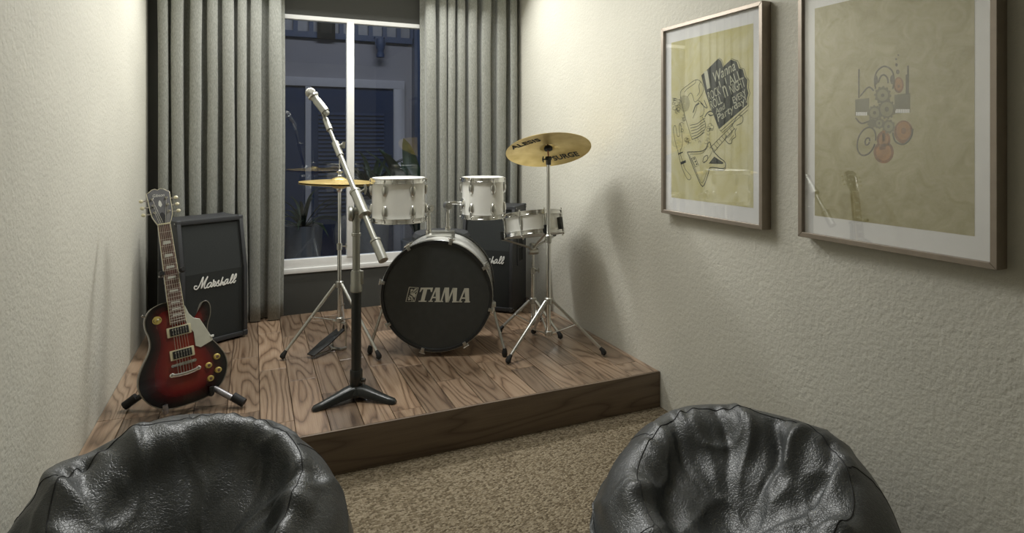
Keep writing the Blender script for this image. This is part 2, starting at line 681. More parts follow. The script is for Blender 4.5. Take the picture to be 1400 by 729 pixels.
for a, b_ in ((WX0 + 0.03, MX - 0.02), (MX + 0.02, WX1 - 0.03)):
    p = MB(TW).bb(a, b_, YB + 0.022, YB + 0.028, WZ0 + 0.05, WZ1 - 0.02).build('pane', M_glass, win, smooth=0)

# ------------------------------------------------------------------ outside, seen through the glass
M_fac = plaster('facade_render', (0.50, 0.48, 0.50), 0.2, 0.004)
M_ftrim = mat('pale_facade_trim', (0.72, 0.70, 0.72), 0.6, var=0.03)
M_blue = mat('blue_shutter_paint', (0.016, 0.050, 0.145), 0.5)
M_blued = mat('blue_grey_trim', (0.10, 0.14, 0.24), 0.5)
M_pave = mat('patio_paving', (0.28, 0.28, 0.28), 0.8, var=0.2, vscale=4)
M_leaf = mat('dark_green_leaf', (0.022, 0.055, 0.020), 0.4, var=0.3, vscale=12)
M_leafy = mat('yellow_green_leaf', (0.12, 0.17, 0.035), 0.4, var=0.3, vscale=12)
M_pot = mat('grey_planter', (0.32, 0.32, 0.31), 0.7)
FY = 6.5
structure('floor_patio', MB().bb(-1.2, 3.6, YB + 0.18, FY + 0.2, -0.12, -0.02), M_pave)
structure('wall_facade', MB().bb(-1.2, 3.6, FY, FY + 0.2, -0.02, 3.6), M_fac)

door = bpy.data.objects.new('door_1', None)
col.objects.link(door)
pA = at_y(391, 115, FY)
pB = at_y(552, 119, FY)
DX0, DX1, DZ = pA.x - 0.35, pB.x, 1.93
door.location = ((DX0 + DX1) / 2, FY, 0)
door['kind'] = 'structure'
door['label'] = 'blue louvred shutter door in a pale frame beyond the window'
TD = Matrix.Translation(-Vector(door.location))
xs_m = at_y(421, 150, FY).x
xs_r = at_y(537, 150, FY).x
MB(TD).bb(DX0, DX1, FY - 0.05, FY - 0.001, DZ - 0.05, DZ + 0.04).bb(xs_r, DX1, FY - 0.05, FY - 0.001, -0.02, DZ - 0.05) \
    .bb(xs_m - 0.028, xs_m + 0.028, FY - 0.045, FY - 0.001, -0.02, DZ - 0.05).build('door_frame', M_ftrim, door, bevel=0.003)
MB(TD).bb(DX0, xs_m - 0.028, FY - 0.02, FY - 0.001, -0.02, DZ - 0.05).build('door_panel', M_blue, door)
leaf = MB(TD).bb(xs_m + 0.028, xs_r, FY - 0.02, FY - 0.001, -0.02, DZ - 0.05).build('door_panel', M_blue, door)
lx0, lx1 = xs_m + 0.10, xs_r - 0.10
sl0 = None
for i in range(26):
    z = 0.55 + i * 0.042
    Ms = Matrix.Translation(Vector(((lx0 + lx1) / 2, FY - 0.026, z)) - Vector(door.location)) @ Matrix.Rotation(R(-35), 4, 'X')
    if sl0 is None:
        sl0 = MB().box((0, 0, 0), (lx1 - lx0, 0.008, 0.036)).build('slat', M_blue, leaf, smooth=0)
        sl0.matrix_local = Ms
    else:
        inst(sl0, 'slat', leaf, Ms)

tz0 = at_y(391, 49, FY - 0.05).z
tz1 = tz0 + 0.23
tr = bpy.data.objects.new('window_2', None)
col.objects.link(tr)
tr.location = (0.9, FY, tz0)
tr['kind'] = 'structure'
tr['label'] = 'strip of small square transom panes on the facade'
TT = Matrix.Translation(-Vector(tr.location))
tx0, tx1 = at_y(360, 40, FY).x, at_y(562, 40, FY).x
fm = MB(TT).bb(tx0, tx1, FY - 0.06, FY - 0.001, tz0, tz0 + 0.06).bb(tx0, tx1, FY - 0.06, FY - 0.001, tz1 - 0.03, tz1)
npan = 10
pw = (tx1 - tx0) / npan
for i in range(npan + 1):
    fm.bb(tx0 + i * pw - 0.022, tx0 + i * pw + 0.022, FY - 0.06, FY - 0.001, tz0 + 0.06, tz1 - 0.03)
fm.build('window_frame', M_blued, tr)
M_tp = mat('dim_transom_glass', (0.42, 0.42, 0.44), 0.3)
for i in range(npan):
    MB(TT).bb(tx0 + i * pw + 0.022, tx0 + (i + 1) * pw - 0.022, FY - 0.02, FY - 0.002, tz0 + 0.06, tz1 - 0.03).build('pane', M_tp, tr, smooth=0)
ox0, ox1 = at_y(433, 38, FY).x, at_y(457, 38, FY).x
MB(TT).bb(ox0, ox1, FY - 0.085, FY - 0.06, tz0 - 0.01, tz0 + 0.05).bb(ox0, ox1, FY - 0.085, FY - 0.06, tz1 - 0.035, tz1 + 0.005) \
    .bb(ox0, ox0 + 0.03, FY - 0.085, FY - 0.06, tz0 + 0.05, tz1 - 0.035).bb(ox1 - 0.03, ox1, FY - 0.085, FY - 0.06, tz0 + 0.05, tz1 - 0.035).build('vent_frame', M_rubber, tr, smooth=0)
MB(TT).bb(ox0 + 0.03, ox1 - 0.03, FY - 0.075, FY - 0.065, tz0 + 0.05, tz1 - 0.035).build('vent_pane', M_back, tr, smooth=0)
structure('trim_1', MB().bb(at_y(563, 100, FY).x, at_y(563, 100, FY).x + 0.22, FY - 0.12, FY - 0.001, -0.02, 3.5), M_blued)

lp = at_y(520, 66, FY - 0.12)
lamp = thing('reflected_spotlight', 'small blue grey spotlight on the facade standing in for a window reflection', 'lamp', (lp.x, FY, lp.z + 0.12))  # solid lamp added on the facade in place of a ceiling spot's reflection
MB().box((0, -0.02, 0.0), (0.12, 0.03, 0.03)).build('bracket', M_blued, lamp, bevel=0.004)
for s in (-1, 1):
    MB().tube([(s * 0.05, -0.03, 0), (s * 0.05, -0.12, 0), (s * 0.05, -0.12, -0.09)], 0.006).build('yoke_arm', M_blued, lamp)
MB().lathe([(0.042, -0.02), (0.046, -0.03), (0.046, -0.12), (0.034, -0.14), (0.034, -0.17), (0.042, -0.18), (0.042, -0.215), (0.03, -0.218)], 20,
           Matrix.Translation((0, -0.12, 0))).build('lamp_head', M_blued, lamp)


def leaf_mesh(name, length, width, bend, m, n=8):
    mb = MB()
    vs_, fs_ = [], []
    for i in range(n + 1):
        t = i / n
        w = width * math.sin(math.pi * min(1, t * 0.93 + 0.07)) ** 0.7 * (1 - 0.3 * t)
        a = bend * t
        y = length * t * math.cos(a * 0.6)
        z = length * t * math.sin(R(70)) * (1 - 0.5 * a * t)
        yy = length * t * (0.35 + 0.5 * a * t)
        vs_ += [(-w, yy, z + w * 0.35), (0, yy, z), (w, yy, z + w * 0.35)]
    for i in range(n):
        b_ = i * 3
        fs_ += [(b_, b_ + 1, b_ + 4, b_ + 3), (b_ + 1, b_ + 2, b_ + 5, b_ + 4)]
    mb.add(vs_, fs_)
    o = mb.build(name, m, None, smooth=60)
    sd = o.modifiers.new('thick', 'SOLIDIFY')
    sd.thickness = 0.003
    return o


def plant(name, label, loc, nleaf, length, width, bend, m, pot_h, seed, spread=1.0):
    rd = random.Random(seed)
    t = thing(name, label, 'plant', loc)
    MB().lathe([(0.0001, 0), (0.13, 0), (0.17, pot_h), (0.15, pot_h), (0.145, pot_h - 0.03), (0.0001, pot_h - 0.03)], 24).build('planter', M_pot, t)
    MB().lathe([(0.0001, pot_h - 0.04), (0.146, pot_h - 0.03), (0.0001, pot_h - 0.015)], 16).build('soil', M_joint, t)
    base = None
    for i in range(nleaf):
        az = i * 2.399 + rd.uniform(-.3, .3)
        tilt = spread * rd.uniform(-0.1, 0.75)
        s = rd.uniform(0.75, 1.1)
        Ml = Matrix.Translation((0, 0, pot_h - 0.03)) @ Matrix.Rotation(az, 4, 'Z') @ Matrix.Rotation(-tilt, 4, 'X') @ Matrix.Scale(s, 4)
        if base is None:
            base = leaf_mesh('leaf', length, width, bend, m)
            base.parent = t
            base.matrix_local = Ml
        else:
            c = inst(base, 'leaf', t, Ml)
            sd = c.modifiers.new('thick', 'SOLIDIFY')
            sd.thickness = 0.003
    return t


p1 = at_y(510, 200, 5.95)
plant('agave_plant', 'spiky dark agave in a planter outside, left of the broad leafed plant', (p1.x, 5.95, -0.02), 30, 0.62, 0.028, 0.5, M_leaf, 0.78, 3, 0.72)
p2 = at_y(415, 230, 5.7)
plant('yucca_plant', 'low dark yucca in a planter in front of the shutter door post', (p2.x, 5.7, -0.02), 18, 0.55, 0.022, 0.6, M_leaf, 0.58, 5, 1.2)
p3 = at_y(566, 200, 4.98)
plant('banana_plant', 'broad leafed banana plant outside beside the right curtain', (p3.x + 0.06, 4.98, -0.02), 9, 1.15, 0.09, 0.30, M_leaf, 0.5, 11, 0.35)

# ------------------------------------------------------------------ stage
st = thing('stage_platform', 'low wooden plank stage in front of the window', 'stage', ((XL + XR) / 2, PY, 0))
TS = Matrix.Translation(-Vector(st.location))
MB(TS).bb(XL + 0.001, XR - 0.001, PY + 0.012, YB - 0.001, 0.0, PH - 0.012).build('stage_base', M_joint, st, smooth=0)
MB(TS).bb(XL + 0.001, XR - 0.001, PY, PY + 0.0125, 0.001, PH - 0.0004).build('fascia_board', M_fascia, st, bevel=0.0015)
W = 0.1275
x = XL - 0.03
row = 0
cache = {}
while x < XR - 0.002:
    xa, xb = max(x, XL + 0.001), min(x + W, XR - 0.001)
    y = PY + 0.0115 - random.choice([0.0, 0.12, 0.25, 0.4, 0.55, 0.3])
    while y < YB - 0.002:
        ln = random.choice([0.55, 0.7, 0.85, 0.62])
        ya, yb = max(y, PY + 0.0115), min(y + ln, YB - 0.001)
        if yb - ya > 0.02:
            g = 0.0012
            o = MB().bb(-(xb - xa) / 2 + g, (xb - xa) / 2 - g, -(yb - ya) / 2 + g, (yb - ya) / 2 - g, -0.0135, 0.0).build('plank', M_plank, st, smooth=0, bevel=0.0013, seg=1)
            o.location = Vector(((xa + xb) / 2, (ya + yb) / 2, PH - random.uniform(0, 0.0006))) - Vector(st.location)
        y += ln
    x += W
    row += 1

# ------------------------------------------------------------------ curtains
def curtain(label, x0, x1, folds, seed, y0=4.112):
    rd = random.Random(seed)
    z0, z1 = PH + 0.006, ZC - 0.02
    xs = [0.0]
    for i in range(folds):
        xs.append(xs[-1] + rd.choice([0.62, 0.8, 1.0, 1.25, 1.55]))
    tot = xs[-1]
    xs = [a / tot for a in xs]
    amps = [rd.uniform(0.8, 1.08) for _ in range(folds)]
    nx, nz = folds * 16, 22
    vs_, fs_ = [], []
    for k in range(nz + 1):
        v = k / nz
        for i in range(nx + 1):
            s = i / nx
            j = 0
            while j < folds - 1 and s > xs[j + 1]:
                j += 1
            q = (s - xs[j]) / (xs[j + 1] - xs[j])
            w = math.cos(2 * math.pi * q)
            w = math.copysign(abs(w) ** 0.6, w)
            sway = 0.010 * math.sin(3.1 * v + j * 1.7) * (1 - v) + 0.004 * noise.noise(Vector((s * 9, v * 5, seed)))
            xx = x0 + (x1 - x0) * s + 0.016 * math.sin(2 * math.pi * q * 2) * (1 if 0 < s < 1 else 0) + sway
            yy = y0 + 0.040 * amps[j] * w + 0.003 * noise.noise(Vector((s * 14, v * 7, seed + 3)))
            vs_.append((xx, yy, z0 + (z1 - z0) * v))
    for k in range(nz):
        for i in range(nx):
            a = k * (nx + 1) + i
            fs_.append((a, a + 1, a + nx + 2, a + nx + 1))
    o = MB().add(vs_, fs_).build('curtain', M_curtain, None, smooth=180)
    sd = o.modifiers.new('thick', 'SOLIDIFY')
    sd.thickness = 0.003
    tag(o, label, 'curtain', 'grey window curtains')
    return o


curtain('long pleated grey curtain behind the guitar and loudspeaker cabinet', XL + 0.055, 0.183, 8, 21)
curtain('long pleated grey curtain behind the toms and cymbal', 1.078, XR - 0.035, 8, 33)

# ------------------------------------------------------------------ lamp housings on the ceiling
lb = thing('light_bar', 'long white light bar on the ceiling above the window', 'lamp', (0.627, 3.90, ZC))
MB().prism([(-0.03, 0), (0.07, 0), (0.07, -0.045), (0.045, -0.035), (-0.03, -0.02)], -0.88, 0.88, Matrix(((0, 0, 1, 0), (1, 0, 0, 0), (0, 1, 0, 0), (0, 0, 0, 1)))).build('housing', M_white, lb)
cl = thing('ceiling_lamp', 'flat square white lamp on the ceiling over the stage edge', 'lamp', (0.627, 2.62, ZC))
for sx, sy, wx, wy in ((-1, 0, 0.03, 0.62), (1, 0, 0.03, 0.62), (0, -1, 0.62, 0.03), (0, 1, 0.62, 0.03)):
    MB().box((sx * 0.295, sy * 0.295, -0.0125), (wx, wy, 0.025)).build('frame_bar', M_white, cl, smooth=0)

# ------------------------------------------------------------------ amplifier cabinets
MARSH = [
    [(250, 395), (205, 392), (180, 422), (192, 458), (238, 462), (290, 400), (340, 290), (388, 182), (372, 300), (345, 445), (400, 330), (500, 165), (440, 300), (415, 400), (430, 440), (475, 410)],
    [(600, 322), (560, 305), (505, 345), (478, 400), (498, 425), (545, 395), (592, 320), (570, 390), (592, 405), (625, 350), (640, 240), (650, 285), (690, 290), (655, 345), (643, 385), (670, 388), (720, 320), (770, 250), (755, 310), (768, 355), (740, 385), (700, 372)],
    [(765, 372), (810, 320), (868, 170), (832, 280), (800, 380), (840, 310), (872, 290), (862, 345), (890, 360), (925, 320)],
    [(1005, 228), (955, 230), (905, 300), (900, 342), (940, 332), (995, 245), (975, 312), (1000, 325), (1050, 270), (1110, 180), (1125, 110), (1100, 122), (1060, 230), (1045, 300), (1068, 318), (1120, 260), (1190, 180), (1205, 100), (1180, 112), (1135, 230), (1125, 288), (1150, 304), (1192, 245)],
]


def marshall_emblem(parent, M, width):
    mb = MB()
    s = width / 1025.0
    for st_ in MARSH:
        pts = []
        for (x_, y_) in st_:
            yy = (470 - 0.184 * (x_ - 200)) - y_
            pts.append(((x_ - 690) * s, (yy - 110) * s * 1.05, 0.0015))
        mb.tube(smoothpts(pts, 4), 15.5 * s, n=6, flat=0.5, upv=Vector((0, 0, 1)))
    o = mb.build('emblem', M_script, parent, smooth=60)
    o.matrix_local = M
    o['label'] = 'white script emblem reading Marshall'
    return o


AW, AD, AH, AK, AS = 0.37, 0.285, 0.70, 0.395, 0.055


def amp(label, corner, ang, handle_side):
    """corner: front corner on the right hand (handle_side<0) seen from the front"""
    X = Vector((math.cos(ang), math.sin(ang), 0))     # to the viewer's right along the front
    Yv = Vector((-math.sin(ang), math.cos(ang), 0))   # to the back
    base = Vector((corner[0], corner[1], PH)) - X * (AW / 2)
    t = thing('speaker_cabinet', label, 'loudspeaker', M=frame(X, Yv, Vector((0, 0, 1)), base + Vector((0, 0, 0.012))), group='black loudspeaker cabinets on the stage')
    H = AH - 0.012
    SW = Matrix(((0, 0, 1, 0), (1, 0, 0, 0), (0, 1, 0, 0), (0, 0, 0, 1)))   # (y,z,x) prism -> x,y,z
    full = [(0, 0), (AD, 0), (AD, H), (AS, H), (0, AK)]
    rec = [(0.022, 0.02), (AD - 0.004, 0.02), (AD - 0.004, H - 0.02), (AS + 0.020, H - 0.02), (0.022, AK)]
    for s in (-1, 1):
        xa = s * AW / 2
        MB().prism(full, min(xa, xa - s * 0.022), max(xa, xa - s * 0.022), SW).build('side_panel', M_vinyl, t, bevel=0.004)
    MB().bb(-AW / 2 + 0.0215, AW / 2 - 0.0215, 0.001, AD - 0.001, 0.0, 0.024).build('bottom_panel', M_vinyl, t, bevel=0.003)
    MB().bb(-AW / 2 + 0.0215, AW / 2 - 0.0215, AS - 0.002, AD - 0.001, H - 0.024, H).build('top_panel', M_vinyl, t, bevel=0.003)
    MB().bb(-AW / 2 + 0.0215, AW / 2 - 0.0215, AD - 0.016, AD - 0.002, 0.024, H - 0.024).build('back_panel', M_vinyl, t)
    MB().bb(-AW / 2 + 0.022, AW / 2 - 0.022, 0.014, 0.022, 0.024, AK).build('lower_grille', M_grille, t, smooth=0)
    k = AS / (H - AK)
    MB().prism([(0.014, AK), (0.022, AK), (0.022 + (H - 0.024 - AK) * k, H - 0.024), (0.014 + (H - 0.024 - AK) * k, H - 0.024)], -AW / 2 + 0.022, AW / 2 - 0.022, SW) \
        .build('upper_grille', M_grille, t, smooth=0)
    # piping round the grille
    mb = MB()
    for s in (-1, 1):
        xx = s * (AW / 2 - 0.026)
        mb.tube([(xx, 0.013, 0.026), (xx, 0.013, AK), (xx, 0.013 + (H - 0.026 - AK) * k, H - 0.026)], 0.0025, n=6)
    mb.build('piping', M_black, t)
    # corner caps
    for s in (-1, 1):
        for (cy, cz) in ((0.0, 0.0), (AS, H), (AD, 0.0), (AD, H)):
            c = (s * (AW / 2 - 0.012), cy + (0.014 if cy < 0.1 else -0.014), cz + (0.014 if cz < 0.1 else -0.014))
            MB().box(c, (0.030, 0.034, 0.034)).build('corner_cap', M_vinyl if cz < 0.1 else M_vinyl, t, bevel=0.009, seg=3)
            MB().cyl((s * (AW / 2 + 0.0025), c[1], c[2]), (s * (AW / 2 + 0.0045), c[1], c[2]), 0.004, n=8).build('screw', M_chrome2, t)
    # side handle plates (both sides)
    for s in (-1, 1):
        xo = s * (AW / 2)
        y0, y1, z0, z1 = 0.09, 0.215, 0.29, 0.52
        hp = MB()
        for (a, b_, c, d) in ((y0, y1, z0, z0 + 0.022), (y0, y1, z1 - 0.022, z1), (y0, y0 + 0.022, z0 + 0.022, z1 - 0.022), (y1 - 0.022, y1, z0 + 0.022, z1 - 0.022)):
            hp.bb(min(xo - s * 0.001, xo + s * 0.006), max(xo - s * 0.001, xo + s * 0.006), a, b_, c, d)
        h = hp.build('handle', M_nickel if False else M_vinyl, t, smooth=0)
        MB().bb(min(xo, xo + s * 0.0015), max(xo, xo + s * 0.0015), y0 + 0.022, y1 - 0.022, z0 + 0.022, z1 - 0.022).build('handle_recess', M_rubber, h, smooth=0)
        MB().tube([(xo + s * 0.003, y0 + 0.022, (z0 + z1) / 2), (xo + s * 0.003, y1 - 0.022, (z0 + z1) / 2)], 0.006, n=8).build('handle_bar', M_black, h)
    # feet
    for s in (-1, 1):
        for yy in (0.04, AD - 0.04):
            MB().cyl((s * (AW / 2 - 0.05), yy, -0.0115), (s * (AW / 2 - 0.05), yy, 0.002), 0.014, n=10).build('rubber_foot', M_rubber, t)
    ez = 0.340
    ys = 0.012
    th = 0.0
    Me = frame(Vector((1, 0, 0)), Vector((0, math.sin(th), math.cos(th))), Vector((0, -math.cos(th), math.sin(th))), (0.005, ys, ez))
    marshall_emblem(t, Me, 0.235)
    return t


amp('black slanted loudspeaker cabinet standing behind the red sunburst guitar', (-0.033, 3.812), R(29), -1)
amp('black slanted loudspeaker cabinet standing behind the bass drum and snare', (1.559, 3.61), R(-43), 1)


# ------------------------------------------------------------------ drums
def arc_lug(length, w):
    """teardrop lug, base plane z=0, long axis y (pointed end down)"""
    prof = [(0, -length / 2), (w * 0.28, -length * 0.40), (w * 0.46, -length * 0.05), (w * 0.5, length * 0.25), (w * 0.38, length * 0.45), (0, length / 2)]
    mb = MB()
    vs_, fs_ = [], []
    n = 10
    for (r, y) in prof:
        for j in range(n + 1):
            q = math.pi * j / n
            vs_.append((r * math.cos(q), y, max(0.0, r * 0.9 * math.sin(q)) + 0.0005))
    for i in range(len(prof) - 1):
        for j in range(n):
            a = i * (n + 1) + j
            fs_.append((a, a + 1, a + n + 2, a + n + 1))
    return mb.add(vs_, fs_)


def drum_body(t, rad, depth, nlug, M, shell_m, top_m, bot_m, lug_l, lug_w, hoop=0.010, lug_mode='double', phase=0.0, thick_lug=None):
    """drum with axis along local z of M; z=0 bottom hoop edge, z=depth top"""
    def put(o):
        o.matrix_local = M
        return o
    put(MB().lathe([(rad - 0.006, 0.012), (rad, 0.012), (rad, depth - 0.012), (rad - 0.006, depth - 0.012)], 48, closed=True).build('shell', shell_m, t))
    for z0 in (0.0, depth - 0.026):
        put(MB().lathe([(rad + 0.001, z0), (rad + hoop, z0), (rad + hoop, z0 + 0.005), (rad + 0.006, z0 + 0.007), (rad + 0.006, z0 + 0.019), (rad + hoop, z0 + 0.021),
                        (rad + hoop, z0 + 0.026), (rad + 0.001, z0 + 0.026)], 48, closed=True).build('hoop', M_chrome, t))
    put(MB().lathe([(0.0001, depth - 0.010), (rad + 0.0005, depth - 0.010), (rad + 0.0005, depth - 0.007), (0.0001, depth - 0.007)], 48).build('batter_head', top_m, t))
    put(MB().lathe([(0.0001, 0.007), (rad + 0.0005, 0.007), (rad + 0.0005, 0.010), (0.0001, 0.010)], 48).build('resonant_head', bot_m, t))
    lug = rod = None
    rows = [(depth - 0.066, 1), (0.066, -1)] if lug_mode == 'double' else [(depth / 2, 1)]
    for i in range(nlug):
        q = phase + 2 * math.pi * i / nlug
        out = Vector((math.cos(q), math.sin(q), 0))
        for (z, s) in rows:
            yv = Vector((0, 0, s))
            xv = yv.cross(out)
            Ml = M @ frame(xv, yv, out, out * (rad - 0.0005) + Vector((0, 0, z)))
            if lug is None:
                mbl = arc_lug(lug_l, lug_w) if thick_lug is None else thick_lug
                lug = mbl.build('lug', M_chrome2, t, smooth=50)
                lug.matrix_local = Ml
                rl = 0.05 if lug_mode == 'double' else depth / 2
                rod = MB().cyl((0, lug_l * 0.35, 0.009), (0, rl + 0.004, 0.009), 0.0028, n=6).ball((0, rl + 0.005, 0.009), 0.0055, 8).build('tension_rod', M_chrome, lug)
                if lug_mode != 'double':
                    inst(rod, 'tension_rod', lug, Matrix.Rotation(math.pi, 4, 'Z'))
            else:
                l2 = inst(lug, 'lug', t, Ml)
                inst(rod, 'tension_rod', l2)
                if lug_mode != 'double':
                    inst(rod, 'tension_rod', l2, Matrix.Rotation(math.pi, 4, 'Z'))


# bass drum
BA = R(22.5)
BR = 0.290
bc = Vector((0.883, 3.05, 0.492))
ax_back = Vector((math.sin(BA), math.cos(BA), 0))
ax_right = Vector((math.cos(BA), -math.sin(BA), 0))
UP = Vector((0, 0, 1))
BM = frame(ax_right, UP, -ax_back, bc)     # z toward the audience
bass = thing('bass_drum', 'white shelled bass drum with black front head and silver lettering', 'drum', (bc.x + ax_back.x * 0.18, bc.y + ax_back.y * 0.18, PH))
BL = Matrix.Translation(-Vector(bass.location)) @ BM
BD = 0.36


def bput(o):
    o.matrix_local = BL
    return o


bput(MB().lathe([(BR - 0.010, -BD + 0.02), (BR - 0.001, -BD + 0.02), (BR - 0.001, -0.012), (BR - 0.010, -0.012)], 72, closed=True).build('shell', M_shell, bass))
for z0, nm, hw in ((-0.020, 'front_hoop', 0.020), (-BD, 'rear_hoop', 0.040)):
    bput(MB().lathe([(BR - 0.004, z0), (BR + 0.006, z0), (BR + 0.007, z0 + hw * 0.25), (BR + 0.007, z0 + hw * 0.8), (BR + 0.005, z0 + hw), (BR - 0.004, z0 + hw)], 72, closed=True)
         .build(nm, M_chrome2 if nm == 'front_hoop' else M_blackmet, bass))
bput(MB().lathe([(BR - 0.012, -0.004), (BR - 0.010, 0.002), (BR + 0.003, 0.003), (BR + 0.0045, -0.002), (BR - 0.002, -0.006)], 72, closed=True).build('front_rim', M_black, bass))
bput(MB().lathe([(0.0001, -0.012), (BR - 0.004, -0.012), (BR - 0.004, -0.008), (0.0001, -0.006)], 72).build('front_head', M_bhead, bass))
bput(MB().lathe([(0.0001, -BD + 0.006), (BR - 0.004, -BD + 0.008), (BR - 0.004, -BD + 0.012), (0.0001, -BD + 0.012)], 72).build('rear_head', M_head, bass))
claw = None
for i in range(8):
    q = R(22.5 + 45 * i + 8)
    out = Vector((math.cos(q), math.sin(q), 0))
    Mc = BL @ frame(Vector((0, 0, 1)).cross(out), out, Vector((0, 0, 1)).cross(out).cross(out), out * (BR + 0.008))
    Mc = BL @ frame(out.cross(Vector((0, 0, 1))), Vector((0, 0, 1)), out, out * (BR + 0.006))
    if claw is None:
        claw = MB().box((0, -0.012, 0.004), (0.022, 0.034, 0.008)).box((0, 0.004, -0.005), (0.018, 0.006, 0.022)).box((0, -0.028, 0.010), (0.014, 0.012, 0.018)) \
            .build('claw_hook', M_chrome2, bass, bevel=0.002)
        claw.matrix_local = Mc
        tr_ = MB().cyl((0, 0.0, 0.012), (0, -0.10, 0.012), 0.0035, n=8).cyl((-0.016, 0.0, 0.012), (0.016, 0.0, 0.012), 0.0035, n=8).build('tension_rod', M_chrome, claw)
        lg = MB().box((0, -0.115, 0.004), (0.020, 0.050, 0.018)).build('lug', M_chrome, claw, bevel=0.004)
    else:
        c2 = inst(claw, 'claw_hook', bass, Mc)
        inst(tr_, 'tension_rod', c2)
        inst(lg, 'lug', c2)

# lettering on the front head
TAMA = [
    [(390, 140), (583, 140), (568, 208), (548, 208), (540, 166), (492, 166), (448, 345), (482, 348), (478, 363), (352, 363), (357, 346), (388, 345), (432, 166), (414, 166), (387, 208), (370, 208)],
    [(622, 140), (692, 140), (688, 352), (628, 352)],
    [(622, 140), (640, 160), (556, 352), (530, 352)],
    [(585, 284), (645, 284), (645, 306), (575, 306)],
    [(612, 350), (745, 350), (741, 368), (608, 368)], [(515, 348), (582, 348), (577, 364), (510, 364)],
    [(765, 140), (838, 140), (835, 372), (780, 372)],
    [(765, 140), (785, 150), (722, 368), (698, 366)],
    [(893, 145), (915, 150), (832, 372), (806, 372)],
    [(893, 145), (965, 147), (952, 358), (896, 358)],
    [(888, 356), (1015, 356), (1010, 374), (884, 374)],
    [(1078, 150), (1150, 150), (1156, 360), (1096, 360)],
    [(1078, 150), (1098, 165), (1018, 360), (992, 360)],
    [(1045, 296), (1110, 296), (1110, 318), (1035, 318)],
    [(1082, 358), (1168, 358), (1166, 376), (1078, 376)], [(980, 356), (1045, 356), (1041, 374), (976, 374)],
]
LOGO = [
    [(208, 132), (352, 138), (293, 358), (155, 358), (208, 132)],
    [(330, 150), (270, 210), (225, 222)], [(205, 260), (250, 285), (280, 355)], [(228, 240), (290, 225), (330, 185)],
    [(190, 300), (215, 280), (240, 290), (250, 350)], [(240, 170), (275, 185), (310, 150)], [(225, 200), (250, 190), (262, 165)],
]
ts = 0.338 / 1015.0
mb = MB()
for poly in TAMA:
    mb.prism([((x_ - 660) * ts, (252 - y_) * ts) for x_, y_ in reversed(poly)], 0.0, 0.0012)
lt = mb.build('lettering', M_tamasilver, bass, smooth=0)
lt.matrix_local = BL @ Matrix.Translation((0.006, 0.006, -0.0062))
lt['label'] = 'silver lettering reading TAMA'
mb = MB()
for s_ in LOGO:
    mb.tube([((x_ - 660) * ts, (252 - y_) * ts, 0.0006) for x_, y_ in (smoothpts([(a, b_, 0) for a, b_ in s_], 5) if False else s_)], 6 * ts, n=4, flat=0.15, upv=Vector((0, 0, 1)))
for poly in ([(228, 165), (255, 160), (262, 180), (232, 205)], [(215, 235), (300, 232), (315, 250), (290, 300), (255, 262)], [(190, 315), (210, 295), (232, 330), (188, 338)]):
    mb.prism([((x_ - 660) * ts, (252 - y_) * ts) for x_, y_ in poly], 0.0, 0.001)
lo_ = mb.build('logo', M_tamasilver, bass, smooth=0)
lo_.matrix_local = BL @ Matrix.Translation((0.006, 0.006, -0.0062))

# spurs
for s, foot in ((1, at_z(690, 488, PH)), (-1, at_z(506, 484, PH))):
    att = bc + ax_right * (s * (BR + 0.012)) * math.cos(R(20)) - UP * (BR + 0.0) * math.sin(R(12)) + ax_back * 0.07
    att = att - Vector(bass.location)
    ft = Vector(foot) - Vector(bass.location)
    sp = MB().tube([att + UP * 0.02, ft + UP * 0.03], 0.0075, n=10).build('spur', M_chrome2, bass)
    MB().box((0, 0, 0), (0.04, 0.05, 0.03), Matrix.Translation(att)).cyl(att - ax_back * 0.03, att - ax_back * 0.045, 0.012).build('spur_bracket', M_chrome2, sp, bevel=0.004)
    d = (ft + UP * 0.03 - att).normalized()
    MB().tube([ft + UP * 0.045, ft + UP * 0.03, ft + UP * 0.012, ft], [0.009, 0.014, 0.015, 0.009], n=10).build('rubber_foot', M_rubber, sp)

# tom drums
def tom(label, c, rad, depth, nlug, phase):
    t = thing('tom_drum', label, 'drum', c)
    drum_body(t, rad, depth, nlug, Matrix.Identity(4), M_shell, M_head, M_head, 0.056, 0.034, phase=phase)
    return t


t1c = Vector((0.696, 3.113, 0.8896))
t2c = Vector((1.211, 3.235, 0.868))
tom1 = tom('wide white tom drum with chrome hoops beside the hi-hat', t1c, 0.137, 0.228, 6, R(-72))
tom2 = tom('small white tom drum with chrome hoops beside the snare', t2c, 0.120, 0.235, 6, R(-82))

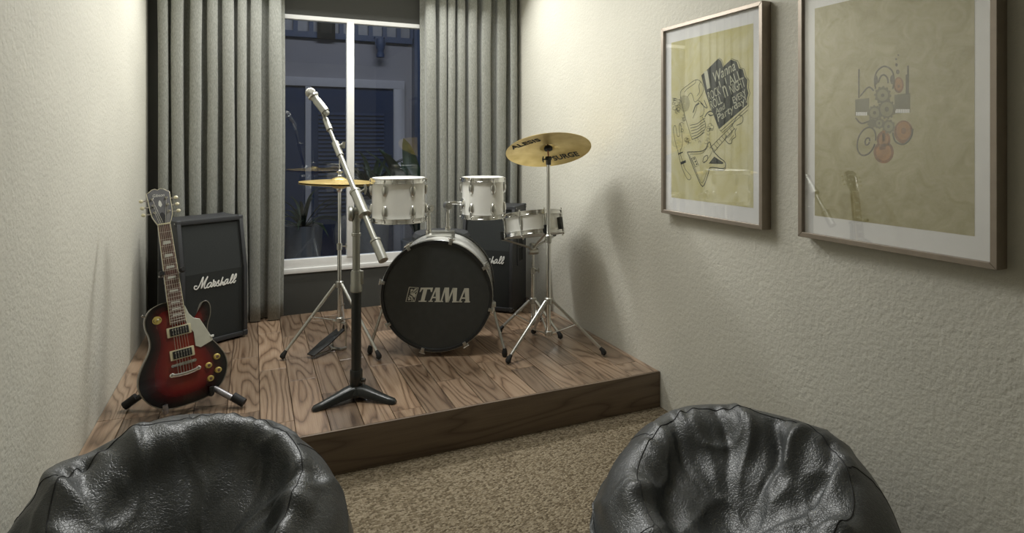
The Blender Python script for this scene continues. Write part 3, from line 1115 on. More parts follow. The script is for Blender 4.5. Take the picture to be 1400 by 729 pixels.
# double tom holder on the bass drum
bl_ = Vector(bass.location)
hp = bc + ax_back * 0.19 + UP * BR
th = MB().box((0, 0, 0.012), (0.16, 0.06, 0.030), Matrix.Translation(hp - bl_) @ Matrix.Rotation(-BA, 4, 'Z')).build('tom_holder', M_chrome2, bass, bevel=0.006)
for px, tc_, rr_, yy_ in ((586, t1c, 0.137, 3.15), (612, t2c, 0.120, 3.235)):
    b0 = at_y(px, 318, yy_)
    b0.z = hp.z + 0.02
    top = Vector((b0.x, b0.y, 0.935))
    dirn = Vector((tc_.x - top.x, tc_.y - top.y, 0)).normalized()
    end = Vector((tc_.x, tc_.y, 0.955)) - dirn * (rr_ - 0.001)
    MB().tube([b0 - bl_, top - bl_ - UP * 0.005], 0.0125, n=12).lathe([(0.016, 0), (0.018, 0.004), (0.018, 0.024), (0.016, 0.028)], 14, Matrix.Translation(b0 - bl_)).build('holder_post', M_chrome, th)
    MB().tube(smoothpts([top - bl_ - UP * 0.02, top - bl_ + UP * 0.012, top - bl_ + dirn * 0.02 + UP * 0.025, end - bl_], 5), 0.011, n=10).build('holder_arm', M_chrome, th)
    side = dirn.cross(UP)
    MB().cyl(top - bl_ + UP * 0.01 - side * 0.022, top - bl_ + UP * 0.01 + side * 0.022, 0.021, n=18).cyl(top - bl_ + UP * 0.01 - side * 0.034, top - bl_ + UP * 0.01 + side * 0.034, 0.010, n=12) \
        .build('holder_joint', M_chrome2, th)
    MB().lathe([(0.028, 0), (0.030, 0.003), (0.018, 0.012), (0.0001, 0.014)], 18, zframe(end - bl_, -dirn)).build('holder_flange', M_chrome, th)


# ------------------------------------------------------------------ stands
def tripod(t, feet, collar, low, r=0.0085, double=False, mid=0.48, m=None):
    """feet: world feet points; collar / low: local heights above the stage; t at (x,y,PH)"""
    m = m or M_chrome2
    o = Vector(t.location)
    for f_ in feet:
        ft = Vector((f_[0] - o.x, f_[1] - o.y, 0))
        dr = ft.normalized()
        a = dr * 0.022 + UP * collar
        b_ = ft + UP * 0.030
        sd = dr.cross(UP) * 0.008
        mb = MB()
        if double:
            for s in (-1, 1):
                mb.tube([a + sd * s, b_ + sd * s * 0.5], r * 0.62, n=8)
            mb.tube([a.lerp(b_, 0.96), b_], r * 1.1, n=8)
        else:
            mb.tube([a, b_], r, n=10)
        leg = mb.build('leg', m, t)
        MB().tube([b_ + (a - b_).normalized() * 0.022, b_, ft + UP * 0.017 + dr * 0.006, ft + UP * 0.010 + dr * 0.014], [0.008, 0.0125, 0.016, 0.010], n=10).build('rubber_foot', M_rubber, leg)
        mp = a.lerp(b_, mid)
        MB().tube([dr * 0.02 + UP * low, mp], r * 0.62, n=8, flat=0.5).build('brace', m, leg)
        MB().cyl(mp - sd * 1.6, mp + sd * 1.6, 0.0045, n=8).build('rivet', M_chrome, leg)
    MB().lathe([(0.014, collar - 0.02), (0.022, collar - 0.016), (0.022, collar + 0.012), (0.014, collar + 0.018)], 16).build('upper_collar', m, t)
    MB().lathe([(0.014, low - 0.016), (0.021, low - 0.012), (0.021, low + 0.010), (0.014, low + 0.014)], 16).build('lower_collar', m, t)


def wing(t, p, d, m=None, s=1.0):
    """wing nut or clamp with a T handle"""
    p, d = Vector(p), Vector(d).normalized()
    sd = d.cross(UP).normalized() if abs(d.z) < 0.9 else Vector((1, 0, 0))
    return MB().cyl(p, p + d * 0.022 * s, 0.004 * s, n=8).tube([p + d * 0.022 * s - UP * 0.016 * s, p + d * 0.026 * s, p + d * 0.022 * s + UP * 0.016 * s], [0.003 * s, 0.005 * s, 0.003 * s], n=8) \
        .build('wing_nut', m or M_chrome2, t)


def cymbal_prof(rad, bell=0.045, bow=0.016, bh=0.016, th=0.0016):
    up = [(0.006, bow + bh)]
    for i in range(1, 7):
        q = i / 6
        up.append((0.006 + (bell - 0.006) * q, bow + bh * math.cos(q * math.pi / 2)))
    for i in range(1, 9):
        q = i / 8
        up.append((bell + (rad - bell) * q, bow * (1 - q ** 1.6)))
    lo = [(r_, z - th) for r_, z in reversed(up)]
    return up + lo


# crash cymbal on its stand
cp = Vector((1.46, 2.89, PH))
crash_st = thing('cymbal_stand', 'tall chrome tripod cymbal stand in front of the snare', 'stand', cp)
tripod(crash_st, [at_z(824, 487, PH), at_z(696, 498, PH), Vector((1.505, 3.17, PH))], 0.275, 0.10)
ctop = 1.245 - PH
MB().cyl((0, 0, 0.09), (0, 0, 0.62), 0.0125, n=14).build('lower_tube', M_chrome, crash_st)
MB().cyl((0, 0, 0.60), (0, 0, ctop - 0.06), 0.0098, n=14).build('upper_tube', M_chrome, crash_st)
MB().lathe([(0.012, 0.585), (0.0175, 0.59), (0.0175, 0.625), (0.0115, 0.632)], 14).build('height_clamp', M_chrome2, crash_st)
wing(crash_st, (0, 0, 0.607), (-0.95, -0.3, 0))
# cymbal tilts away from the viewer: near edge up
vdir = Vector((cp.x, cp.y, 0)).normalized()
cn = (UP + vdir * math.tan(R(23.5)))
rgt = vdir.cross(UP)
cn = (cn - rgt * 0.11).normalized()
cc = Vector((0, 0, ctop + 0.012))
MB().box((0, 0, 0), (0.020, 0.026, 0.042), Matrix.Translation((0, 0, ctop - 0.045))).cyl((-0.016, 0, ctop - 0.03), (0.016, 0, ctop - 0.03), 0.011, n=12).build('tilter', M_blackmet, crash_st, bevel=0.003)
wing(crash_st, (-0.015, 0, ctop - 0.035), (-0.9, -0.4, 0), M_blackmet)
MB().cyl(Vector((0, 0, ctop - 0.03)), cc + cn * 0.045, 0.0042, n=10).build('spindle', mat('copper_rod', (0.45, 0.2, 0.12), 0.35, 0.8), crash_st)
crash = thing('crash_cymbal', 'large tilted brass cymbal with black block lettering', 'cymbal', M=zframe(cp + cc, cn, rgt))
MB().lathe(cymbal_prof(0.231, 0.045, 0.020, 0.018), 72, closed=True).build('cymbal_plate', M_brass, crash)
MB().lathe([(0.0042, -0.004), (0.022, -0.003), (0.024, 0.008), (0.018, 0.018), (0.0042, 0.018)], 20, Matrix.Translation((0, 0, 0.006)), closed=True).build('felt_washer', M_rubber, crash)
MB().lathe([(0.0042, 0.040), (0.018, 0.040), (0.016, 0.052), (0.0042, 0.056)], 16, closed=True).build('top_nut', M_rubber, crash)


def on_under(x_, y_, rot):
    r_ = math.hypot(x_, y_)
    q = (r_ - 0.045) / (0.231 - 0.045)
    q = max(q, 0.0)
    z = 0.020 * (1 - q ** 1.6) - 0.0016 - 0.0014
    slope = -0.020 * 1.6 * q ** 0.6 / (0.231 - 0.045)
    rd = Vector((x_ / r_, y_ / r_, 0))
    nrm = -Vector((-slope * rd.x, -slope * rd.y, 1)).normalized()
    return nrm, z


# viewer sees the underside: image right = local x, image up = toward viewer = local -y  (local y = cn x rgt)
for s_, px, py, w_, rot in (('SURGE', 773, 213, 0.150, 0.0), ('ALESIS', 718, 196, 0.165, 0.0)):
    # intersect the ray with the cymbal plane
    d = ray(px, py)
    o0 = Vector((0, 0, CAMH))
    P0 = cp + cc + cn * 0.010
    tt = (P0 - o0).dot(cn) / d.dot(cn)
    hit = crash.matrix_world.inverted() @ (o0 + d * tt)
    lx = Vector((0.93, -0.36, 0)).normalized()
    ly = Vector((lx.y, -lx.x, 0))
    me = text_mesh(s_, 0.05, 0.0, bold=0.0012)
    bmt = bmesh.new()
    bmt.from_mesh(me)
    bmesh.ops.subdivide_edges(bmt, edges=bmt.edges[:], cuts=2, use_grid_fill=True)
    xs_ = [v.co.x for v in bmt.verts]
    ys_ = [v.co.y for v in bmt.verts]
    for v in bmt.verts:
        a_ = (v.co.x - (min(xs_) + max(xs_)) / 2) / (max(xs_) - min(xs_)) * w_
        c_ = (v.co.y - (min(ys_) + max(ys_)) / 2) / (max(ys_) - min(ys_)) * 0.056
        q = Vector((hit.x, hit.y, 0)) + lx * a_ + ly * c_
        v.co = (q.x, q.y, on_under(q.x, q.y, 0)[1])
    bmt.to_mesh(me)
    bmt.free()
    me.materials.clear()
    me.materials.append(M_ink)
    lo2 = link('lettering', me, crash)
    sdm = lo2.modifiers.new('thick', 'SOLIDIFY')
    sdm.thickness = 0.0008

# hi-hat
hc = Vector((0.4325, 3.40, PH))
hh = thing('hi_hat_stand', 'chrome hi-hat stand with tripod legs and foot pedal', 'stand', hc)
tripod(hh, [at_z(388, 492, PH), at_z(517, 492, PH), Vector((0.50, 3.69, PH))], 0.35, 0.155)
hz = 1.079 - PH
MB().cyl((0, 0, 0.05), (0, 0, 0.55), 0.0115, n=14).build('lower_tube', M_chrome, hh)
MB().cyl((0, 0, 0.54), (0, 0, hz - 0.028), 0.009, n=14).build('upper_tube', M_chrome, hh)
MB().cyl((0, 0, hz - 0.03), (0, 0, hz + 0.16), 0.003, n=8).build('pull_rod', M_chrome, hh)
MB().lathe([(0.011, 0.535), (0.016, 0.54), (0.016, 0.57), (0.010, 0.575)], 14).build('height_clamp', M_chrome2, hh)
wing(hh, (0.012, 0, 0.556), (0.95, -0.3, 0))
MB().lathe([(0.006, hz - 0.055), (0.013, hz - 0.05), (0.020, hz - 0.036), (0.020, hz - 0.030), (0.006, hz - 0.028)], 16).build('seat_cup', M_chrome, hh)
# pedal
pd = Vector((-0.80, -0.60, 0))
sdp = Vector((0.60, -0.80, 0))
fr = MB()
for s in (-1, 1):
    fr.tube([sdp * 0.045 * s + UP * 0.14, sdp * 0.05 * s + UP * 0.01 + pd * 0.0], 0.005, n=8)
fr.tube([sdp * -0.05 + UP * 0.008, sdp * -0.045 + pd * 0.03 + UP * 0.008, pd * 0.045 + UP * 0.008, sdp * 0.045 + pd * 0.03 + UP * 0.008, sdp * 0.05 + UP * 0.008], 0.0075, n=8)
fr.tube([sdp * -0.045 + UP * 0.14, sdp * 0.045 + UP * 0.14], 0.006, n=8)
fr.build('pedal_frame', M_chrome2, hh)
MP = frame(sdp, (pd * -0.30 + UP * 0.11).normalized(), sdp.cross((pd * -0.30 + UP * 0.11).normalized()), pd * 0.20 + UP * 0.016)
MB(MP).prism([(-0.026, 0), (0.026, 0), (0.036, 0.10), (0.028, 0.23), (-0.028, 0.23), (-0.036, 0.10)], 0, 0.007).build('foot_plate', M_black, hh, bevel=0.002)
MB().tube([pd * 0.20 + UP * 0.010, pd * 0.02 + UP * 0.006], 0.004, n=6).build('pedal_link', M_chrome2, hh)
mb = MB()
for i in range(8):
    z = 0.10 + i * 0.012
    mb.tube([(pd * 0.0 + UP * (z - 0.006)), (pd * 0.006 + UP * z), (UP * (z + 0.006))], 0.0025, n=6)
mb.build('pedal_chain', M_chrome2, hh)
hat = None
for nm, sgn, lab in (('hi_hat_cymbal', 1, 'upper brass hi-hat cymbal facing bell upward'), ('hi_hat_cymbal', -1, 'lower brass hi-hat cymbal facing bell downward')):
    zz = hc.z + hz + (0.004 if sgn > 0 else -0.006)
    Mh = Matrix.Translation((hc.x, hc.y, zz)) @ Matrix.Rotation(R(1.5), 4, 'Y')
    if sgn < 0:
        Mh = Mh @ Matrix.Rotation(math.pi, 4, 'X')
    t = thing('hi_hat_cymbal', lab, 'cymbal', M=Mh, group='pair of hi-hat cymbals')
    MB().lathe(cymbal_prof(0.214, 0.050, 0.012, 0.016), 72, closed=True).build('cymbal_plate', M_brass, t)
    if sgn > 0:
        MB().lathe([(0.0035, 0.026), (0.014, 0.026), (0.014, 0.036), (0.009, 0.040), (0.009, 0.062), (0.0035, 0.066)], 14, closed=True).build('clutch', M_chrome2, t)
        MB().tube([(-0.016, 0, 0.058), (0, 0, 0.050), (0.016, 0, 0.058)], [0.003, 0.005, 0.003], n=8).build('wing_nut', M_chrome, t)
        for k_, (s_, a_) in enumerate((('SABIAN', -1.75),)):
            pass

# snare drum, tilted away from the viewer, on its basket stand
sc_ = Vector((1.53, 3.235, PH))
sn = thing('snare_stand', 'short chrome basket stand holding the snare drum', 'stand', sc_)
tripod(sn, [at_z(685, 456, PH), at_z(765, 464, PH), Vector((1.655, 3.385, PH))], 0.185, 0.055, mid=0.5)
MB().cyl((0, 0, 0.04), (0, 0, 0.36), 0.0125, n=14).build('lower_tube', M_chrome, sn)
MB().cyl((0, 0, 0.35), (0, 0, 0.50), 0.0095, n=14).build('upper_tube', M_chrome, sn)
MB().lathe([(0.012, 0.345), (0.0175, 0.35), (0.0175, 0.375), (0.0115, 0.38)], 14).build('height_clamp', M_chrome2, sn)
wing(sn, (0.012, 0, 0.362), (0.95, -0.3, 0))
sv = Vector((sc_.x, sc_.y, 0)).normalized()
sr = sv.cross(UP)
snn = (UP + sv * math.tan(R(12)) - sr * 0.10).normalized()
SM = zframe(at_z(732, 326, 0.772) if False else Vector((1.535, 3.225, 0.745)), snn, sr)
MB().cyl((-0.03, 0, 0.478), (0.03, 0, 0.478), 0.020, n=14).box((0, 0, 0.50), (0.03, 0.03, 0.05)).build('tilt_joint', M_chrome2, sn, bevel=0.004)
for i in range(3):
    q = R(-70 + 120 * i)
    rim = SM @ Vector((0.168 * math.cos(q), 0.168 * math.sin(q), 0.0))
    rimo = SM @ Vector((0.196 * math.cos(q), 0.196 * math.sin(q), -0.006))
    rimt = SM @ Vector((0.196 * math.cos(q), 0.196 * math.sin(q), 0.040))
    o0 = Vector((sc_.x, sc_.y, PH + 0.495))
    arm = MB().tube([o0 - sc_, rim - sc_ - UP * 0.012, rimo - sc_, rimt - sc_], 0.006, n=8).build('basket_arm', M_chrome2, sn)
    MB().tube([rimo - sc_, rimt - sc_ + UP * 0.004], 0.0105, n=10).build('rubber_grip', M_rubber, arm)
snare = thing('snare_drum', 'shallow white snare drum tilted on its stand beside the right wall', 'drum', M=SM)
drum_body(snare, 0.178, 0.135, 8, Matrix.Identity(4), M_shell, M_head, M_head, 0.085, 0.026, lug_mode='single', phase=R(-68))
MB().box((0, 0, 0), (0.028, 0.022, 0.070), Matrix.Rotation(R(-35), 4, 'Z') @ Matrix.Translation((0.190, 0, 0.052))).build('throw_off', M_blackmet, snare, bevel=0.004)

# drum throne
tp = Vector((1.085, 3.64, PH))
thr = thing('drum_throne', 'round black padded drum stool behind the bass drum', 'stool', tp)
sz = 0.745 - PH
MB().lathe([(0.0001, sz - 0.085), (0.165, sz - 0.085), (0.180, sz - 0.070), (0.182, sz - 0.030), (0.168, sz - 0.008), (0.10, sz), (0.0001, sz + 0.002)], 40).build('seat', M_vinyl, thr)
MB().lathe([(0.178, sz - 0.052), (0.1845, sz - 0.050), (0.1845, sz - 0.046), (0.178, sz - 0.044)], 40, closed=True).build('piping', M_black, thr)
MB().cyl((0, 0, 0.06), (0, 0, sz - 0.085), 0.014, n=14).lathe([(0.05, sz - 0.1), (0.05, sz - 0.085), (0.014, sz - 0.085)], 16).build('post', M_chrome, thr)
tripod(thr, [tp + Vector((0.2 * math.cos(q), 0.2 * math.sin(q), 0)) for q in (R(100), R(220), R(340))], 0.24, 0.09)

# ------------------------------------------------------------------ microphone on boom stand
mc = Vector((0.414, 2.692, PH))
ms = thing('microphone_stand', 'boom microphone stand with black cast tripod base', 'stand', mc)
hub = MB().lathe([(0.0001, 0.018), (0.040, 0.018), (0.044, 0.030), (0.036, 0.052), (0.026, 0.062), (0.0001, 0.062)], 24).build('base', M_blackmet, ms)
for fx, fy in ((-0.186, -0.056), (0.146, -0.118), (0.055, 0.185)):
    d = Vector((fx, fy, 0))
    ln = d.length
    d.normalize()
    s = Vector((-d.y, d.x, 0))
    vs_, fs_ = [], []
    secs = [(0.0, 0.032, 0.022, 0.064), (0.045, 0.030, 0.020, 0.058), (0.09, 0.024, 0.014, 0.044), (ln - 0.035, 0.019, 0.002, 0.026), (ln - 0.006, 0.017, 0.0, 0.020), (ln + 0.004, 0.010, 0.002, 0.013)]
    for (r_, w_, zb, zt) in secs:
        p = d * r_
        vs_ += [p - s * w_ + UP * zb, p - s * w_ * 0.95 + UP * (zt - 0.008), p - s * w_ * 0.55 + UP * zt, p + s * w_ * 0.55 + UP * zt, p + s * w_ * 0.95 + UP * (zt - 0.008), p + s * w_ + UP * zb]
    for i in range(len(secs) - 1):
        for j in range(6):
            j2 = (j + 1) % 6
            fs_.append((i * 6 + j, i * 6 + j2, (i + 1) * 6 + j2, (i + 1) * 6 + j))
    fs_ += [tuple(range(6)), tuple((len(secs) - 1) * 6 + j for j in range(6))]
    MB().add(vs_, fs_).build('leg', M_blackmet, ms, smooth=50)
MB().lathe([(0.024, 0.055), (0.0275, 0.06), (0.0275, 0.125), (0.025, 0.130)], 20).cyl((0.02, -0.015, 0.085), (0.034, -0.026, 0.085), 0.008, n=10).build('base_socket', M_blackmet, ms)
MB().cyl((0, 0, 0.12), (0, 0, 0.495), 0.0215, n=20).build('lower_tube', M_blackmet, ms)
MB().lathe([(0.022, 0.470), (0.0265, 0.474), (0.0265, 0.500), (0.0245, 0.505), (0.0245, 0.556), (0.020, 0.566)], 20).build('clutch_sleeve', M_nickel, ms)
MB().box((0.020, -0.014, 0.535), (0.018, 0.012, 0.060)).build('clutch_lever', M_nickel, ms, bevel=0.004)
MB().cyl((0, 0, 0.55), (0, 0, 0.815), 0.0165, n=20).lathe([(0.017, 0.715), (0.0205, 0.718), (0.0205, 0.728), (0.017, 0.731)], 18).build('upper_tube', M_nickel, ms)
# boom line: through pixel line (442,157)..(521,351)
piv = Vector((0.432, 2.665, 0))
piv.z = CAMH - (283 - HY) / F * (piv.x * SY + piv.y * CY)
mic_base = at_y(445, 163, 3.03)
bd = (mic_base - piv).normalized()
tail = piv - bd * 0.285
mcl = mc
MB().cyl(piv - bd * 0.285 - mcl, piv + bd * 0.36 - mcl, 0.0120, n=16).build('boom_tube', M_nickel, ms)
boom_e = mic_base
MB().cyl(piv + bd * 0.35 - mcl, boom_e - mcl, 0.0085, n=14).build('boom_extension', M_nickel, ms)
ct = piv + bd * 0.355
MB().cyl(ct - bd * 0.05 - mcl, ct + bd * 0.035 - mcl, 0.0165, n=16).cyl(ct - mcl + bd * 0.005, ct - mcl + bd * 0.005 + Vector((0.03, -0.004, 0.012)), 0.010, n=10) \
    .tube([ct - mcl + Vector((0.026, -0.004, 0.0)), ct - mcl + Vector((0.030, -0.004, 0.03))], 0.008, n=8).build('boom_clutch', M_nickel, ms)
MB().cyl(tail - mcl - bd * 0.0, tail + bd * 0.095 - mcl, 0.0205, n=18).lathe([(0.014, -0.006), (0.023, -0.003), (0.023, 0.006), (0.014, 0.008)], 18, zframe(tail + bd * 0.098 - mcl, bd)).build('counterweight', M_nickel, ms)
pj = piv
MB().cyl(pj - bd * 0.045 - mcl, pj + bd * 0.085 - mcl, 0.0225, n=18).lathe([(0.02, -0.006), (0.027, -0.003), (0.027, 0.006), (0.02, 0.008)], 18, zframe(pj - bd * 0.042 - mcl, bd)) \
    .lathe([(0.02, -0.006), (0.025, -0.003), (0.025, 0.006), (0.02, 0.008)], 18, zframe(pj + bd * 0.085 - mcl, bd)).build('boom_clamp', M_nickel, ms)
jz = Vector((0, 0, 0.815))
lat = Vector((0.92, -0.39, 0))
MB().tube([Vector((0, 0, 0.78)), jz], 0.020, n=14).cyl(jz - lat * 0.012, pj - mcl, 0.017, n=14).build('boom_joint', M_nickel, ms)
MB().lathe([(0.0001, 0), (0.024, 0), (0.034, 0.006), (0.034, 0.016), (0.028, 0.022), (0.0001, 0.022)], 24, zframe(jz - lat * 0.012, -lat + Vector((0, -0.25, 0))) @ Matrix.Diagonal((1.25, 1.0, 1, 1))) \
    .build('boom_knob', M_nickel, ms)
wing(ms, pj + bd * 0.08 - mcl + Vector((0.012, -0.006, 0)), (0.8, -0.3, 0.5), M_nickel, 1.4)
MB().cyl(boom_e - bd * 0.075 - mcl, boom_e - mcl, 0.0155, 0.0135, n=14).build('boom_tip', M_nickel, ms)
# clip + microphone; head at (424,126), tail at (443,152)
m_t = at_y(446, 154, 3.03 - 0.030)
m_h = at_y(424, 126, 3.03 + 0.020)
md = (m_h - m_t).normalized()
cl0 = m_t + md * 0.052
MB().cyl(boom_e - mcl, boom_e + (cl0 - boom_e) * 0.7 - mcl, 0.009, n=12).cyl(cl0 - md * 0.045 - mcl, cl0 + md * 0.025 - mcl, 0.0205, n=18).build('microphone_clip', M_nickel, ms)
mic = thing('microphone', 'silver handheld microphone clipped to the boom', 'microphone', M=zframe(m_t, md))
ML = (m_h - m_t).length
MB().lathe([(0.0001, -0.012), (0.012, -0.012), (0.0135, -0.008), (0.0165, 0.055), (0.0185, ML - 0.045), (0.021, ML - 0.035)], 20).build('handle', M_nickel, mic)
MB().lathe([(0.021, ML - 0.036), (0.0265, ML - 0.030), (0.0265, ML - 0.022), (0.022, ML - 0.018)], 20).build('grille_ring', M_chrome2, mic)
MB().ball((0, 0, ML - 0.004), 0.0255, 16, (1, 1, 0.95)).build('grille', mat('silver_mesh', (0.42, 0.41, 0.36), 0.5, 0.7, bump=1.0, bscale=900), mic)

# ------------------------------------------------------------------ guitar and its stand
gB = Vector((-0.247, 2.815, 0.214))
gT = at_y(216, 256, 3.015)
gy = (gT - gB).normalized()
gn = Vector((0.30, -0.95, 0.0))
gn = (gn - gy * gn.dot(gy)).normalized()
gx = gy.cross(gn)
GM = frame(gx, gy, gn, gB)
GL = (gT - gB).length
GS = GL / 0.985
M_burst, t_, b_ = nt('red_sunburst_lacquer')
att_ = N(t_, 'ShaderNodeAttribute', attribute_name='burst')
nz = N(t_, 'ShaderNodeTexNoise', i_Scale=14, i_Detail=2)
tc = N(t_, 'ShaderNodeTexCoord')
mpp = N(t_, 'ShaderNodeMapping')
mpp.inputs['Scale'].default_value = (6, 0.8, 1)
L(t_, tc.outputs['Object'], mpp.inputs['Vector'])
L(t_, mpp.outputs[0], nz.inputs['Vector'])
ma = N(t_, 'ShaderNodeMath', operation='MULTIPLY_ADD')
ma.inputs[1].default_value = 0.10
L(t_, nz.outputs[0], ma.inputs[0])
L(t_, att_.outputs['Fac'], ma.inputs[2])
rp = ramp(t_, [(0.22, (0.006, 0.004, 0.004)), (0.52, (0.035, 0.004, 0.004)), (0.78, (0.14, 0.007, 0.006)), (1.0, (0.20, 0.022, 0.012))])
L(t_, ma.outputs[0], rp.inputs[0])
L(t_, rp.outputs[0], b_.inputs['Base Color'])
b_.inputs['Roughness'].default_value = 0.22
b_.inputs['Coat Weight'].default_value = 0.8
b_.inputs['Coat Roughness'].default_value = 0.06
M_mahog = mat('dark_mahogany', (0.055, 0.030, 0.020), 0.3, 0, coat=0.5)
M_cream = mat('cream_plastic', (0.62, 0.57, 0.38), 0.35)
M_guard = mat('pale_pickguard', (0.56, 0.56, 0.47), 0.3)
M_rose = mat('rosewood', (0.135, 0.075, 0.060), 0.5, var=0.3, vscale=60)
M_pearl = mat('pearl_inlay', (0.60, 0.60, 0.54), 0.25)
M_knob = mat('gold_knob', (0.60, 0.47, 0.14), 0.3, 0.25)
M_headblk = mat('black_headstock_lacquer', (0.10, 0.10, 0.105), 0.35, coat=0.6, var=0.2)
M_steel = mat('steel_string', (0.6, 0.58, 0.52), 0.3, 1.0)

guitar = thing('electric_guitar', 'red sunburst single cutaway electric guitar leaning on a stand', 'guitar', M=GM @ Matrix.Diagonal((GS * 1.08, GS, GS, 1)))
OUTL = [(0, 0), (-.06, .004), (-.105, .022), (-.142, .058), (-.163, .112), (-.160, .165), (-.140, .212), (-.118, .250), (-.106, .285), (-.106, .325), (-.114, .362), (-.112, .402),
        (-.092, .436), (-.060, .453), (-.028, .456), (-.002, .452), (.024, .446), (.0285, .405), (.036, .368), (.055, .352), (.076, .362), (.090, .392), (.103, .420), (.120, .424), (.131, .402), (.128, .362),
        (.113, .322), (.107, .288), (.118, .250), (.140, .212), (.160, .165), (.163, .112), (.142, .058), (.105, .022), (.06, .004)]
ol = [Vector((p.x, p.y)) for p in smoothpts([(x_, y_, 0) for x_, y_ in OUTL], 4, closed=True)]
n = len(ol)
rings = [(0.0, -0.048, 0.0), (0.0, -0.006, 0.0), (0.02, 0.0, 0.02), (0.10, 0.001, 0.15), (0.22, 0.003, 0.36), (0.38, 0.006, 0.62), (0.60, 0.009, 0.86), (0.85, 0.010, 1.0)]
bm = bmesh.new()
lay = bm.verts.layers.float.new('burst')
rv = []
for (k_, z, bv) in rings:
    rr = []
    for p in ol:
        c = Vector((0.0, min(max(p.y, 0.13), 0.36)))
        if p.x > 0.05 and p.y > 0.34:
            c = Vector((0.02, 0.30))
        q = p.lerp(c, k_)
        v = bm.verts.new((q.x, q.y, z))
        v[lay] = bv
        rr.append(v)
    rv.append(rr)
for a, b2 in zip(rv[:-1], rv[1:]):
    for i in range(n):
        bm.faces.new((a[i], a[(i + 1) % n], b2[(i + 1) % n], b2[i]))
bm.faces.new(list(reversed(rv[0])))
bm.faces.new(rv[-1])
bmesh.ops.recalc_face_normals(bm, faces=bm.faces)
me = bpy.data.meshes.new('body')
bm.to_mesh(me)
bm.free()
for p in me.polygons:
    p.use_smooth = True
me.set_sharp_from_angle(angle=R(50))
me.materials.append(M_burst)
me.materials.append(M_mahog)
M_side = mat('reflection_grey_body_side', (0.12, 0.105, 0.085), 0.3, 0, coat=0.5)  # reflected light on the body side put into its colour
me.materials[1] = M_side
for p in me.polygons:
    if p.normal.z < 0.3 and p.center.z < -0.005:
        p.material_index = 1
body = link('body', me, guitar)
MB().tube([(p.x, p.y, -0.003) for p in ol], 0.0022, n=6, closed=True).build('binding', mat('aged_grey_binding', (0.17, 0.155, 0.12), 0.35), body)
zt = 0.010
# neck, fretboard
MB().prism([(-.028, .40), (.028, .40), (.0215, .805), (-.0215, .805)], -0.016, 0.0165).build('neck', M_mahog, guitar, bevel=0.006, seg=3)
fb = MB().prism([(-.0285, .355), (.0285, .355), (.0218, .806), (-.0218, .806)], 0.0165, 0.022).build('fretboard', M_rose, guitar)
for s in (-1, 1):
    MB().tube([(s * .0285, .355, .0195), (s * .0218, .806, .0195)], 0.0024, n=6).build('fretboard_binding', M_cream, fb)
MB().bb(-.022, .022, .805, .811, .012, .0255).build('nut', M_cream, fb)


def fy(k_):
    return .806 - .628 * (1 - 2 ** (-k_ / 12))


def fw(y_):
    return .0285 + (y_ - .355) / (.806 - .355) * (.0218 - .0285)


for k_ in range(1, 23):
    y_ = fy(k_)
    if y_ > .357:
        w_ = fw(y_)
        MB().tube([(-w_, y_, .0222), (w_, y_, .0222)], 0.0009, n=5).build('fret', M_steel, fb)
for k_ in (3, 5, 7, 9, 12, 15, 17, 19):
    y0, y1 = fy(k_ - 1), fy(k_)
    h = (y0 - y1) * 0.27
    yc = (y0 + y1) / 2
    w_ = fw(yc) * 0.66
    MB().prism([(-w_, yc - h), (w_, yc - h * 0.75), (w_ * 0.92, yc + h * 0.75), (-w_ * 0.85, yc + h)], 0.0219, 0.0224).build('inlay', M_pearl, fb, smooth=0)
# headstock
HS = [(-.0218, .806), (-.030, .826), (-.038, .850), (-.041, .880), (-.0425, .930), (-.0435, .965), (-.033, .972), (-.022, .982), (-.010, .985), (0, .979), (.010, .985), (.022, .982), (.033, .972), (.0435, .965),
      (.0425, .930), (.041, .880), (.038, .850), (.030, .826), (.0218, .806)]
MH = Matrix.Translation((0, .806, .0165)) @ Matrix.Rotation(R(-12), 4, 'X') @ Matrix.Translation((0, -.806, -.0165))
hd = MB(MH).prism(list(reversed(HS)), 0.0, 0.0155).build('headstock', M_headblk, guitar, bevel=0.0012, seg=1)
MB(MH).tube([(x_, y_, 0.0145) for x_, y_ in HS], 0.0013, n=5).build('headstock_binding', M_cream, hd)
MB(MH).prism([(-.006, .815), (.006, .815), (.011, .845), (.006, .862), (0, .866), (-.006, .862), (-.011, .845)], .0155, .018).build('truss_cover', M_rubber, hd)
text_obj('logo', 'Gibson', 0.02, 0.0003, M_pearl, hd, MH @ Matrix.Translation((0, .952, .0159)), shear=0.3, fit=(0.045, 0.014))
MB(MH).prism([(0, .892), (.007, .903), (.005, .918), (0, .928), (-.005, .918), (-.007, .903)], .0155, .0159).build('inlay', M_pearl, hd)
post_xy = []
for s in (-1, 1):
    for k_, y_ in enumerate((.868, .902, .936)):
        xx = s * .027
        tp_ = MB(MH).lathe([(0.0065, .0155), (0.0065, .018), (0.003, .0185), (0.003, .027), (0.0035, .028), (0.0001, .028)], 12, Matrix.Translation((xx, y_, 0))).build('tuning_post', M_chrome, hd)
        pg = MB(MH).cyl((s * .040, y_, .004), (s * .058, y_, .004), 0.003, n=8).build('tuning_shaft', M_chrome, tp_)
        MB(MH).ball((s * .066, y_, .004), 0.0095, 10, (1.0, 0.9, 0.55)).build('tuning_key', M_cream, hd)
        post_xy.append((xx, y_))
